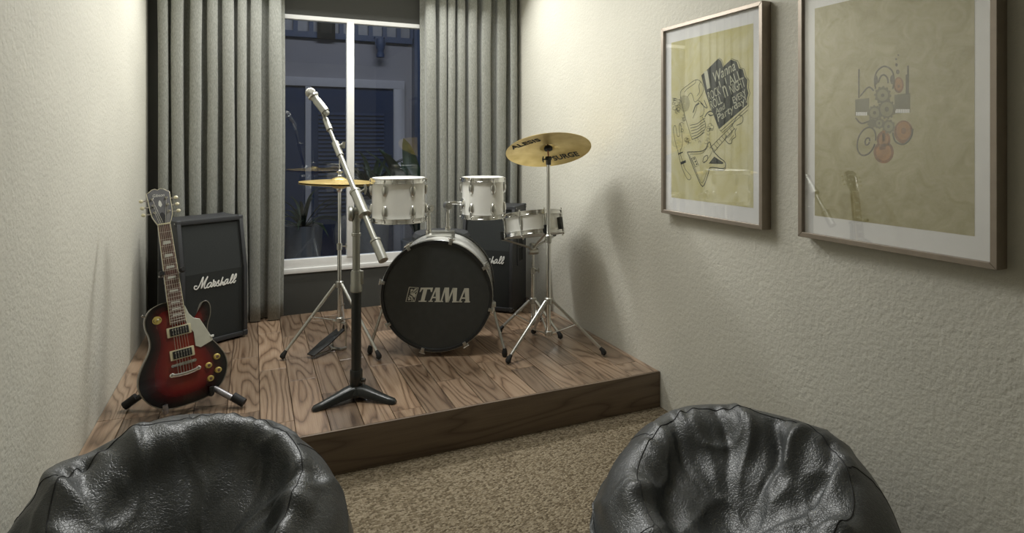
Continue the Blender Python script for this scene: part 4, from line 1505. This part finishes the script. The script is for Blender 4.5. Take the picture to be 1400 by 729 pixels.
# pickups
for y_ in (.322, .222):
    pr = MB().prism([(-.045, y_ - .0215), (.045, y_ - .0215), (.045, y_ + .0215), (-.045, y_ + .0215)], .004, .017).build('pickup_ring', M_cream, guitar, bevel=0.003)
    pk = MB().bb(-.035, .035, y_ - .0165, y_ + .0165, .015, .0215).build('pickup', M_rubber, guitar, bevel=0.002)
    for i in range(6):
        for dy_ in (-.008, .008):
            MB().cyl((-.0255 + i * .0102, y_ + dy_, .0214), (-.0255 + i * .0102, y_ + dy_, .0228), .0027 if dy_ > 0 else .002, n=8).build('pole_piece', M_chrome, pk)
# bridge, tailpiece
br = MB().prism([(-.040, .172), (.040, .172), (.040, .186), (-.040, .186)], .014, .0245).build('bridge', M_chrome, guitar, bevel=0.003)
for i in range(6):
    MB().bb(-.0285 + i * .0104, -.0225 + i * .0104, .1735, .1845, .0242, .0268).build('saddle', M_chrome2, br)
for s in (-1, 1):
    MB().cyl((s * .041, .179, .008), (s * .041, .179, .022), .0065, n=12).build('bridge_post', M_chrome, br)
tl = MB().tube(smoothpts([(-.050, .143, .018), (-.040, .138, .020), (0, .135, .021), (.040, .138, .020), (.050, .143, .018)], 4), .0085, n=12).build('tailpiece', M_chrome, guitar)
for s in (-1, 1):
    MB().lathe([(.0075, .006), (.0095, .008), (.0095, .028), (.006, .030), (0.0001, .0295)], 12, Matrix.Translation((s * .049, .142, 0))).build('tailpiece_stud', M_chrome, tl)
# strings
for i in range(6):
    xn = -.017 + i * .0068
    xb = -.0255 + i * .0102
    px_, py_ = post_xy[i if i < 3 else 8 - i]
    pp = MH @ Vector((px_, py_, .022))
    MB().tube([(xb, .138, .026), (xb, .179, .0275), (xn, .808, .0262), tuple(pp)], 0.0007 if i < 3 else 0.0005, n=4).build('string', M_steel, guitar)
# pickguard, knobs, switch plate
MB().prism([(.033, .428), (.030, .345), (.052, .300), (.052, .238), (.070, .226), (.118, .243), (.120, .252), (.082, .352), (.060, .362), (.045, .385)], .0105, .0135).build('pickguard', M_guard, guitar, smooth=0, bevel=0.0008, seg=1)
MB().box((.119, .262, .012), (.014, .010, .010)).build('pickguard_bracket', M_script, guitar, bevel=0.002)
for x_, y_ in ((.126, .166), (.090, .138), (.124, .106), (.090, .080)):
    kb = MB().lathe([(.0125, .003), (.0135, .006), (.0125, .016), (.010, .019), (0.0001, .0195)], 20, Matrix.Translation((x_, y_, 0))).build('knob', M_knob, guitar)
    MB().lathe([(.0055, .0192), (.006, .0198), (.004, .0203), (0.0001, .0203)], 12, Matrix.Translation((x_, y_, 0))).build('knob_cap', M_rose, kb)
sp_ = MB().lathe([(.0165, .004), (.0175, .006), (.0165, .0085), (0.0001, .0085)], 24, Matrix.Translation((-.072, .388, 0))).build('switch_plate', M_knob, guitar)
MB().cyl((-.072, .388, .008), (-.070, .392, .022), .003, .004, n=8).build('switch_tip', M_cream, sp_)
mb = MB().tube([(-.082, .394, .0086), (-.086, .388, .0086), (-.082, .381, .0086)], .0012, n=4)
mb.tube([(-.064, .395, .0086), (-.059, .391, .0086), (-.062, .386, .0086)], .0012, n=4).build('switch_print', M_ink, sp_)
MB().cyl((-.104, .412, -.022), (-.118, .424, -.022), .003, .006, n=10).build('strap_button', M_chrome, guitar)

# guitar stand
gs = thing('guitar_stand', 'grey tubular guitar stand with black rubber feet', 'stand', (gB.x, gB.y + 0.10, PH))
go = Vector(gs.location)


def G(x_, y_, z_):
    return GM @ (Vector((x_, y_, z_)) * GS) - go


M_standgrey = mat('grey_stand_tube', (0.27, 0.26, 0.27), 0.35, 0.6)
hubp = G(0.0, 0.16, -0.105)
yk = G(0.0, .575, -0.065)
MB().tube([hubp, yk], 0.011, n=12).build('post', M_blackmet, gs)
MB().lathe([(0.022, -0.05), (0.026, -0.045), (0.026, 0.035), (0.020, 0.04)], 14, Matrix.Translation(hubp)).build('hub', M_blackmet, gs)
for ft, m_ in ((at_z(331, 557, PH), M_standgrey), (at_z(173, 561, PH), M_blackmet), (Vector((gB.x - 0.02, gB.y + 0.42, PH)), M_blackmet)):
    f_ = Vector(ft) - go
    d = (f_ + UP * 0.016 - hubp).normalized()
    lg = MB().tube([hubp - UP * 0.01, f_ + UP * 0.016], 0.0125, n=12).build('leg', m_, gs)
    MB().tube([f_ + UP * 0.024 - d * 0.045, f_ + UP * 0.024 + d * 0.010], 0.0178, n=14).build('rubber_foot', M_rubber, lg)
for s in (-1, 1):
    pts = [hubp, G(s * .055, .085, -.075), G(s * .085, .018, -.062), G(s * .090, .0 if s < 0 else .014, -.02), G(s * .092, .0 if s < 0 else .014, .016), G(s * .094, .030 if s < 0 else .045, .024)]
    cr = MB().tube(smoothpts(pts, 5), 0.0075, n=10).build('cradle_arm', M_standgrey, gs)
    MB().tube(smoothpts(pts[3:], 5), 0.0098, n=10).build('foam_sleeve', M_black if s > 0 else M_standgrey, cr)
    pts = [yk, G(s * .034, .577, -.045), G(s * .040, .580, -.005), G(s * .042, .583, .035)]
    ya_ = MB().tube(smoothpts(pts, 5), 0.0048, n=8).build('yoke_arm', M_standgrey, gs)
    MB().tube([G(s * .040, .583, .022), G(s * .041, .585, .040), G(s * .043, .587, .062)], [0.008, 0.0125, 0.009], n=12).build('yoke_pad', M_rubber, ya_)


# ------------------------------------------------------------------ bean bags
def bean_bag(label, c, face, rad, crest, seed, folds, hollow=0.20, lean=0.0, lean_a=0.0):
    """face: azimuth (radians) the hollow opens to"""
    t = thing('bean_bag', label, 'bean bag', (c[0], c[1], 0), group='black leather bean bags on the carpet')
    rd = random.Random(seed)
    NT, NP = 260, 120
    ph = [rd.uniform(0, 6.28) for _ in range(8)]

    def profile(a):
        # a: angle from the facing direction; back = pi
        bk = 0.5 - 0.5 * math.cos(a)          # 0 at front, 1 at back
        cr = crest * (0.66 + 0.34 * bk ** 0.8) * (1 + lean * math.cos(a - lean_a))
        hz_ = hollow
        return [(0.0001, 0.0), (0.50, 0.0), (0.82, 0.004), (0.95, 0.07), (1.00, 0.18), (0.985, 0.30 * (cr / 0.5)), (0.90, cr * 0.83), (0.78, cr * 0.965), (0.68, cr),
                (0.58, cr * 0.955), (0.46, cr * 0.80), (0.30, hz_ + (cr - hz_) * 0.42), (0.15, hz_ + (cr - hz_) * 0.14), (0.0001, hz_)]
    off = Vector((math.cos(face), math.sin(face)))
    P = []
    ts_ = [i / (NP - 1) for i in range(NP)]
    for j in range(NT):
        th_ = 2 * math.pi * j / NT
        pr = profile(th_)
        sp = smoothpts([(r_, z, 0) for r_, z in pr], 12)
        colm = []
        for t_ in ts_:
            f_ = t_ * (len(sp) - 1)
            i0 = min(int(f_), len(sp) - 2)
            q = sp[i0].lerp(sp[i0 + 1], f_ - i0)
            colm.append((max(q.x, 0.0), q.y))
        P.append(colm)
    vs_ = []
    for i in range(NP):
        for j in range(NT):
            th_ = 2 * math.pi * j / NT
            r_, z = P[j][i]
            tt_ = ts_[i]
            lump = 1 + 0.035 * math.sin(3 * th_ + ph[0]) + 0.02 * math.sin(5 * th_ + ph[1])
            inner = max(0.0, min(1.0, (tt_ - 0.48) / 0.12))
            # shift the hollow toward the facing side
            sh = 0.16 * inner * (1 - r_)
            ang = th_ + face
            x_ = r_ * math.cos(ang) * rad * lump + off.x * sh * rad
            y_ = r_ * math.sin(ang) * rad * lump + off.y * sh * rad
            # soft pleats from the crest into the hollow, hand placed folds, fine puckers along the seam
            wv = 0.0
            env = math.exp(-((tt_ - 0.72) / 0.12) ** 2)
            gate = max(0.0, 0.35 + 1.1 * noise.noise(Vector((math.cos(th_) * 1.5, math.sin(th_) * 1.5, seed))))
            pl = math.sin(9 * th_ + ph[2] + 1.8 * math.sin(2 * th_ + ph[3]) + 4.0 * (tt_ - 0.7))
            wv += env * 0.012 * pl * gate
            env2 = math.exp(-((tt_ - 0.615) / 0.035) ** 2)
            gate2 = max(0.0, 0.2 + 1.3 * noise.noise(Vector((math.cos(th_) * 2.2, math.sin(th_) * 2.2, seed + 5))))
            wv += env2 * 0.010 * gate2 * math.sin(34 * th_ + ph[7] + 4 * math.sin(2 * th_))
            for (a0, t0, a1, t1, wd, hh_) in folds:
                ax, ay, bx_, by_ = a0 * 0.0055, t0, a1 * 0.0055, t1
                best = 9
                for wrap in (-360, 0, 360):
                    px_, py_ = (math.degrees(th_) + wrap) * 0.0055, tt_
                    dx_, dy_ = bx_ - ax, by_ - ay
                    u_ = max(0.0, min(1.0, ((px_ - ax) * dx_ + (py_ - ay) * dy_) / (dx_ * dx_ + dy_ * dy_)))
                    wob = 0.02 * math.sin(u_ * 5 + a0)
                    dd = math.hypot(px_ - ax - u_ * dx_ - wob, py_ - ay - u_ * dy_)
                    if dd < best:
                        best, ub = dd, u_
                wv += hh_ * math.exp(-(best / wd) ** 2) * (0.35 + 0.65 * math.sin(math.pi * min(1, ub + 0.15)))
            nv = Vector((x_ * 5.0, y_ * 5.0, z * 5.0 + seed * 3))
            if z > 0.03:
                rid = 1 - abs(noise.noise(nv * 1.1 + Vector((3, 1, 0)))) * 2.4
                wv += 0.010 * max(0, rid) ** 3
                wv += 0.020 * noise.noise(nv * 0.6)
            # normal estimate in the profile plane
            a0, a1 = P[j][max(i - 1, 0)], P[j][min(i + 1, NP - 1)]
            dr, dz = a1[0] - a0[0], (a1[1] - a0[1]) / rad
            ln = math.hypot(dr, dz) or 1
            nr, nz_ = dz / ln, -dr / ln
            x_ += math.cos(ang) * nr * wv
            y_ += math.sin(ang) * nr * wv
            zz = max(0.0, z + nz_ * wv)
            vs_.append((x_, y_, zz))
    fs_ = []
    for i in range(NP - 1):
        for j in range(NT):
            j2 = (j + 1) % NT
            fs_.append((i * NT + j, i * NT + j2, (i + 1) * NT + j2, (i + 1) * NT + j))
    MB().add(vs_, fs_).build('leather_cover', M_leather, t, smooth=180)
    # stitched seams: one round the crest, four running down the side
    ic = int(0.625 * (NP - 1))
    nrm = [Vector(vs_[ic * NT + j]) + Vector((0, 0, 0.0005)) for j in range(NT)]
    MB().tube(nrm, 0.0016, n=5, closed=True).build('seam', M_seam, t)
    for s in range(5):
        jj = int(NT * (s + 0.35) / 5) % NT
        for i0, i1 in ((int(.16 * NP), ic),):
            MB().tube([Vector(vs_[i * NT + (jj + int(4 * math.sin(i * 0.12))) % NT]) for i in range(i0, i1)], 0.0016, n=5).build('seam', M_seam, t)
    return t


# folds: (angle from the opening, profile position) -> (angle, position), width, height
bean_bag('black leather bean bag between the left wall and the stage front', (-0.160, 1.705), R(-80), 0.412, 0.50, 4,
         [(196, .60, 222, .74, .030, .030), (215, .58, 248, .72, .028, -.030), (232, .52, 262, .76, .035, .038), (262, .50, 292, .80, .030, -.028), (290, .46, 310, .84, .040, .040),
          (60, .56, 72, .80, .030, .022), (76, .54, 84, .76, .022, -.018), (150, .66, 140, .86, .05, .014), (178, .66, 172, .86, .04, -.012), (120, .68, 112, .86, .04, -.012), (20, .60, 340, .78, .05, .03)])
bean_bag('black leather bean bag against the right wall under the pictures', (1.265, 1.315), R(-135), 0.416, 0.425, 9,
         [(138, .66, 120, .82, .034, .030), (152, .66, 144, .84, .028, -.022), (116, .62, 98, .78, .032, -.020), (102, .60, 75, .86, .042, .026), (62, .58, 40, .80, .05, .022),
          (172, .64, 174, .84, .030, .016), (190, .64, 192, .84, .030, -.016), (208, .64, 210, .84, .034, .014), (230, .64, 230, .84, .030, -.014), (255, .62, 260, .80, .04, .014), (300, .55, 280, .72, .04, .03)],
         lean=0.07, lean_a=R(110))

# ------------------------------------------------------------------ framed pictures on the right wall
PZ0, PZ1 = 0.964, 1.846
FD = 0.046


def picture(label, y_far, y_near):
    yc, zc = (y_far + y_near) / 2, (PZ0 + PZ1) / 2
    w, h = (y_far - y_near), PZ1 - PZ0
    t = thing('framed_picture', label, 'picture', M=frame((0, -1, 0), (0, 0, 1), (-1, 0, 0), (XR - 0.001, yc, zc)))
    fw_ = 0.017
    a, b2 = w / 2, h / 2
    for (q0, q1) in (([(-a, -b2), (a, -b2), (a - fw_, -b2 + fw_), (-a + fw_, -b2 + fw_)], 0), ([(-a, b2), (-a + fw_, b2 - fw_), (a - fw_, b2 - fw_), (a, b2)], 0),
                     ([(-a, -b2), (-a + fw_, -b2 + fw_), (-a + fw_, b2 - fw_), (-a, b2)], 0), ([(a, -b2), (a, b2), (a - fw_, b2 - fw_), (a - fw_, -b2 + fw_)], 0)):
        MB().prism(q0, 0.0, FD).build('frame_bar', M_frame, t, smooth=0, bevel=0.0012, seg=1)
    MB().bb(-a + 0.012, a - 0.012, -b2 + 0.012, b2 - 0.012, 0.020, 0.030).build('mat_board', M_mat, t, smooth=0)
    MB().bb(-a + 0.014, a - 0.014, -b2 + 0.014, b2 - 0.014, 0.0355, 0.0380).build('glazing', M_pglass, t, smooth=0)
    return t, w, h


def pxl(t):
    Mi = t.matrix_world.inverted()

    def f(px, py):
        q = Mi @ at_x(px, py, XR - 0.001 - 0.031)
        return Vector((q.x, q.y))
    return f


pic1, pw_, ph_ = picture('framed yellow poster with hand drawn guitar and rock lettering', 2.353, 1.731)
MB().bb(-pw_ / 2 + 0.058, pw_ / 2 - 0.060, -ph_ / 2 + 0.078, ph_ / 2 - 0.076, 0.0295, 0.0306).build('poster_print', M_paper1, pic1, smooth=0)
f1 = pxl(pic1)


def A(x_, y_):
    return f1(905 + x_ / 5.207, 60 + y_ / 5.207)


def Bq(x_, y_):
    return f1(905 + x_ / 5.207, 160 + y_ / 5.207)


blk = [(280, 225), (400, 105), (420, 120), (435, 165), (490, 112), (530, 125), (548, 175), (575, 180), (590, 235), (608, 255), (604, 310), (615, 350), (603, 400), (608, 432), (405, 608), (372, 520), (340, 440), (310, 350)]
MB().prism([tuple(A(*p)) for p in reversed(blk)], 0.0304, 0.0309).build('lettering_block', M_ink, pic1, smooth=0)
# outline strokes of the block's raised edge
mb = MB()


def strk(mb_, pts, w_=0.0026, conv=A, sm=True):
    q = [conv(*p) for p in pts]
    q = [(p.x, p.y, 0.0309) for p in q]
    if sm and len(q) > 2:
        q = smoothpts(q, 4)
    mb_.tube(q, w_ / 2, n=4, flat=0.15, upv=Vector((0, 0, 1)))


strk(mb, [(405, 100), (425, 115), (440, 160)], sm=False)
strk(mb, [(495, 106), (540, 122), (558, 170), (585, 178), (600, 235), (620, 260), (615, 310), (627, 350), (612, 400), (618, 440), (420, 620)], sm=False)
strk(mb, [(410, 612), (430, 632), (612, 470)], sm=False)
# head in profile: slab hair, brow, eye, jaw with neck rings
strk(mb, [(130, 362), (140, 330), (190, 290), (240, 256), (275, 268), (296, 310), (288, 352), (255, 400), (232, 412), (222, 380), (205, 350), (180, 380)])
strk(mb, [(240, 256), (235, 280), (180, 320), (160, 345)])
strk(mb, [(275, 270), (262, 300), (268, 340), (250, 370)])
strk(mb, [(130, 362), (140, 420), (165, 520), (195, 620), (215, 682)])
for k_ in range(6):
    c_ = [(160 + math.cos(a * 0.9) * (8 + 6 * k_), 425 + math.sin(a * 0.9) * (10 + 9 * k_)) for a in range(8)]
    strk(mb, c_, 0.0016)
strk(mb, [(255, 400), (290, 430), (300, 470), (292, 505), (270, 520)])
strk(mb, [(262, 412), (250, 440), (240, 480), (220, 530)])
strk(mb, [(222, 490), (240, 440), (265, 425)], 0.006)
for k_ in range(6):
    yy = 560 + k_ * 20
    strk(mb, [(200 + k_ * 3, yy + 20), (250, yy + 8), (285, yy - 18), (308 - k_, yy - 30)], 0.0028)
strk(mb, [(285, 520), (300, 545), (310, 570), (308, 600), (280, 645), (215, 682)])
strk(mb, [(300, 400), (312, 430), (322, 455), (305, 450), (275, 420)], 0.004)
strk(mb, [(305, 520), (325, 490), (350, 480), (370, 500), (345, 510), (330, 500)], 0.005)
# curls
rdm = random.Random(2)
for (cx, cy, nn, spx, spy) in ((105, 440, 12, 16, 45), (330, 610, 8, 30, 45), (150, 570, 5, 12, 60), (250, 690, 10, 80, 18), (90, 420, 5, 10, 40)):
    for k_ in range(nn):
        x0_, y0_ = cx + rdm.uniform(-spx, spx), cy + rdm.uniform(-spy, spy)
        rr_ = rdm.uniform(7, 14)
        a0 = rdm.uniform(0, 6)
        strk(mb, [(x0_ + rr_ * math.cos(a0 + k2 * 0.8), y0_ + rr_ * math.sin(a0 + k2 * 0.8)) for k2 in range(7)], 0.0018)
# raised hand
strk(mb, [(82, 75), (92, 60), (100, 80), (108, 130), (118, 140), (126, 125), (122, 60), (132, 50), (140, 110), (146, 190), (130, 250), (142, 300), (165, 370), (205, 420), (200, 445), (180, 440), (150, 380), (130, 320), (115, 250), (95, 180), (82, 100), (82, 75)], conv=Bq)
strk(mb, [(115, 265), (148, 250)], 0.006, Bq)
strk(mb, [(135, 330), (170, 315)], 0.012, Bq)
# guitar
gt = [(180, 250), (295, 240), (335, 178), (352, 215), (372, 250), (410, 290), (445, 318), (452, 350), (430, 368), (345, 360), (330, 400), (290, 495), (240, 400), (180, 250)]
strk(mb, gt, 0.0042, Bq)
strk(mb, [(200, 265), (285, 258), (330, 205)], 0.0022, Bq)
strk(mb, [(195, 270), (245, 390), (285, 470), (320, 390)], 0.0022, Bq)
strk(mb, [(345, 372), (430, 380), (455, 362)], 0.003, Bq)
for o_ in (0, 34):
    strk(mb, [(340 + o_ * 0.8, 222 + o_ * 0.9), (500 + o_ * 0.5, 60 + o_ * 0.6)], 0.003, Bq, False)
for k_ in range(9):
    a_ = k_ / 8
    strk(mb, [(350 + 150 * a_, 212 - 150 * a_), (378 + 142 * a_, 240 - 150 * a_)], 0.002, Bq, False)
strk(mb, [(500, 60), (540, -10), (575, 0), (570, 40), (530, 60)], 0.003, Bq)
strk(mb, [(300, 330), (340, 280), (360, 240)], 0.002, Bq)
strk(mb, [(290, 320), (300, 285), (325, 275), (320, 310), (292, 325)], 0.0035, Bq)
strk(mb, [(210, 295), (235, 285), (262, 345), (238, 355), (210, 295)], 0.003, Bq, False)
for k_ in range(3):
    strk(mb, [(225 + k_ * 9, 300 + k_ * 19), (233 + k_ * 9, 297 + k_ * 19)], 0.007, Bq, False)
strk(mb, [(460, 130), (450, 160), (475, 190), (495, 185), (500, 160), (525, 140), (520, 110), (530, 80)], 0.003, Bq)
strk(mb, [(470, 150), (500, 110)], 0.002, Bq)
strk(mb, [(480, 170), (512, 130)], 0.002, Bq)
mb.build('line_drawing', M_ink, pic1, smooth=0)
MB().prism([tuple(Bq(*p)) for p in reversed([(332, 332), (372, 282), (438, 325), (432, 335)])], 0.0304, 0.0309).build('guitar_horn_fill', M_ink, pic1, smooth=0)


def ptext(s_, p0, p1, hgt, shear=0.0, m_=None):
    a_, b2 = A(*p0), A(*p1)
    d = (b2 - a_)
    w_ = d.length
    d.normalize()
    mid = (a_ + b2) / 2
    x3 = Vector((d.x, d.y, 0))
    y3 = Vector((-d.y, d.x, 0))
    text_obj('lettering', s_, 0.05, 0.0002, m_ or M_pale, pic1, frame(x3, y3, Vector((0, 0, 1)), (mid.x, mid.y, 0.0311)), shear=shear, fit=(w_, hgt))


ptext('I', (310, 262), (334, 250), 0.080)
ptext('Wanna', (368, 240), (518, 150), 0.044, 0.25)
ptext('ROCK', (330, 375), (412, 328), 0.038)
ptext('ROLL', (346, 438), (424, 392), 0.038)
ptext("'n'", (420, 330), (468, 300), 0.080)
ptext('ALL', (478, 268), (562, 215), 0.040)
ptext('NIGHT', (485, 330), (588, 268), 0.040)
ptext('And', (378, 485), (450, 440), 0.024, 0.2)
ptext('EVERY', (505, 405), (598, 345), 0.028)
ptext('Party', (395, 540), (512, 458), 0.042, 0.2)
ptext('day!', (515, 455), (600, 400), 0.036)

pic2, pw2, ph2 = picture('framed golden poster with a collage of instruments and gears', 1.567, 0.940)
MB().bb(-pw2 / 2 + 0.058, pw2 / 2 - 0.062, -ph2 / 2 + 0.080, ph2 / 2 - 0.076, 0.0295, 0.0306).build('poster_print', M_paper2, pic2, smooth=0)
f2 = pxl(pic2)


def C2(x_, y_):
    return f2(1150 + x_ / 4.05, 60 + y_ / 4.05)


def ell(cx, cy, rx, ry, rot=0.0, nn=28):
    return [(cx + rx * math.cos(a) * math.cos(rot) - ry * math.sin(a) * math.sin(rot), cy + rx * math.cos(a) * math.sin(rot) + ry * math.sin(a) * math.cos(rot)) for a in [2 * math.pi * k_ / nn for k_ in range(nn)]]


def flat2(name, polys, m_, z_):
    mb_ = MB()
    for p in polys:
        mb_.prism([tuple(C2(*q)) for q in reversed(p)], 0.0304, z_)
    return mb_.build(name, m_, pic2, smooth=0)


def gear(cx, cy, r_, nt_):
    out = []
    for k_ in range(nt_ * 4):
        a = 2 * math.pi * k_ / (nt_ * 4)
        q = r_ * (1.0 if k_ % 4 in (0, 1) else 0.85)
        out.append((cx + q * math.cos(a), cy + q * math.sin(a) * 1.08))
    return out


M_g1 = mat('collage_grey', (0.16, 0.155, 0.085), 0.8)
M_g2 = mat('collage_light_grey', (0.30, 0.285, 0.15), 0.8)
M_g3 = mat('collage_brown', (0.24, 0.105, 0.030), 0.8, var=0.4, vscale=40)
M_g4 = mat('collage_orange', (0.42, 0.20, 0.055), 0.8, var=0.2, vscale=40)
M_g5 = mat('collage_dark', (0.085, 0.075, 0.040), 0.8)
flat2('keyboard_print', [[(78, 308), (155, 300), (155, 392), (78, 400)], [(295, 282), (382, 272), (382, 380), (295, 388)]], M_g1, 0.0307)
flat2('keyboard_keys', [[(82 + k_ * 9, 378), (89 + k_ * 9, 377), (89 + k_ * 9, 397), (82 + k_ * 9, 398)] for k_ in range(7)] +
      [[(300 + k_ * 10, 362), (308 + k_ * 10, 361), (308 + k_ * 10, 382), (300 + k_ * 10, 383)] for k_ in range(8)], M_mat, 0.0308)
flat2('gear_print', [gear(230, 285, 48, 12), gear(185, 382, 40, 11), gear(252, 362, 52, 14), gear(210, 440, 30, 9), gear(262, 458, 38, 10), gear(170, 440, 26, 9)], M_g1, 0.0308)
flat2('gear_disc', [ell(252, 362, 36, 40), ell(185, 382, 26, 28), ell(230, 285, 30, 32), ell(262, 458, 24, 26), ell(210, 440, 17, 19)], M_g2, 0.03085)
flat2('gear_hub', [ell(252, 362, 12, 14), ell(185, 382, 9, 10), ell(230, 285, 10, 10), ell(262, 458, 8, 9), ell(210, 440, 6, 7)], M_g5, 0.0309)
flat2('guitar_print', [ell(235, 600, 56, 62), ell(235, 530, 38, 48), ell(345, 488, 52, 64), ell(318, 228, 28, 44)], M_g3, 0.0307)
flat2('guitar_face', [ell(235, 600, 42, 47), ell(235, 535, 26, 40), ell(345, 482, 40, 50), ell(318, 226, 20, 34), [(226, 480), (244, 480), (242, 540), (228, 540)]], M_g4, 0.03085)
flat2('guitar_detail', [ell(345, 482, 14, 18), [(212, 570), (246, 566), (246, 584), (212, 588)], ell(318, 235, 7, 9)], M_g3, 0.0309)
mb = MB()
for pts in ([(190, 250), (185, 200), (200, 150), (240, 124), (280, 148), (292, 200), (285, 250)], [(205, 215), (218, 182), (238, 172), (256, 190), (260, 218)],
            ell(140, 540, 48, 80, 0.3), [(285, 490), (300, 540), (345, 556), (385, 520), (396, 470)], [(80, 410), (110, 440), (150, 430)], [(98, 300), (98, 160), (98, 140)], [(105, 290), (150, 240), (180, 260)],
            [(370, 280), (370, 120)], [(362, 280), (362, 170)], ell(145, 540, 12, 20, 0.3)):
    strk(mb, pts, 0.0052, C2)
mb.build('line_drawing', M_g5, pic2, smooth=0)
flat2('headphone_cup', [ell(192, 200, 11, 26), ell(283, 198, 12, 26)], M_g5, 0.0309)
flat2('dot_print', [ell(313, 155, 10, 13), ell(306, 116, 7, 9), ell(304, 85, 5, 6), ell(316, 62, 4, 5)], M_g5, 0.0308)
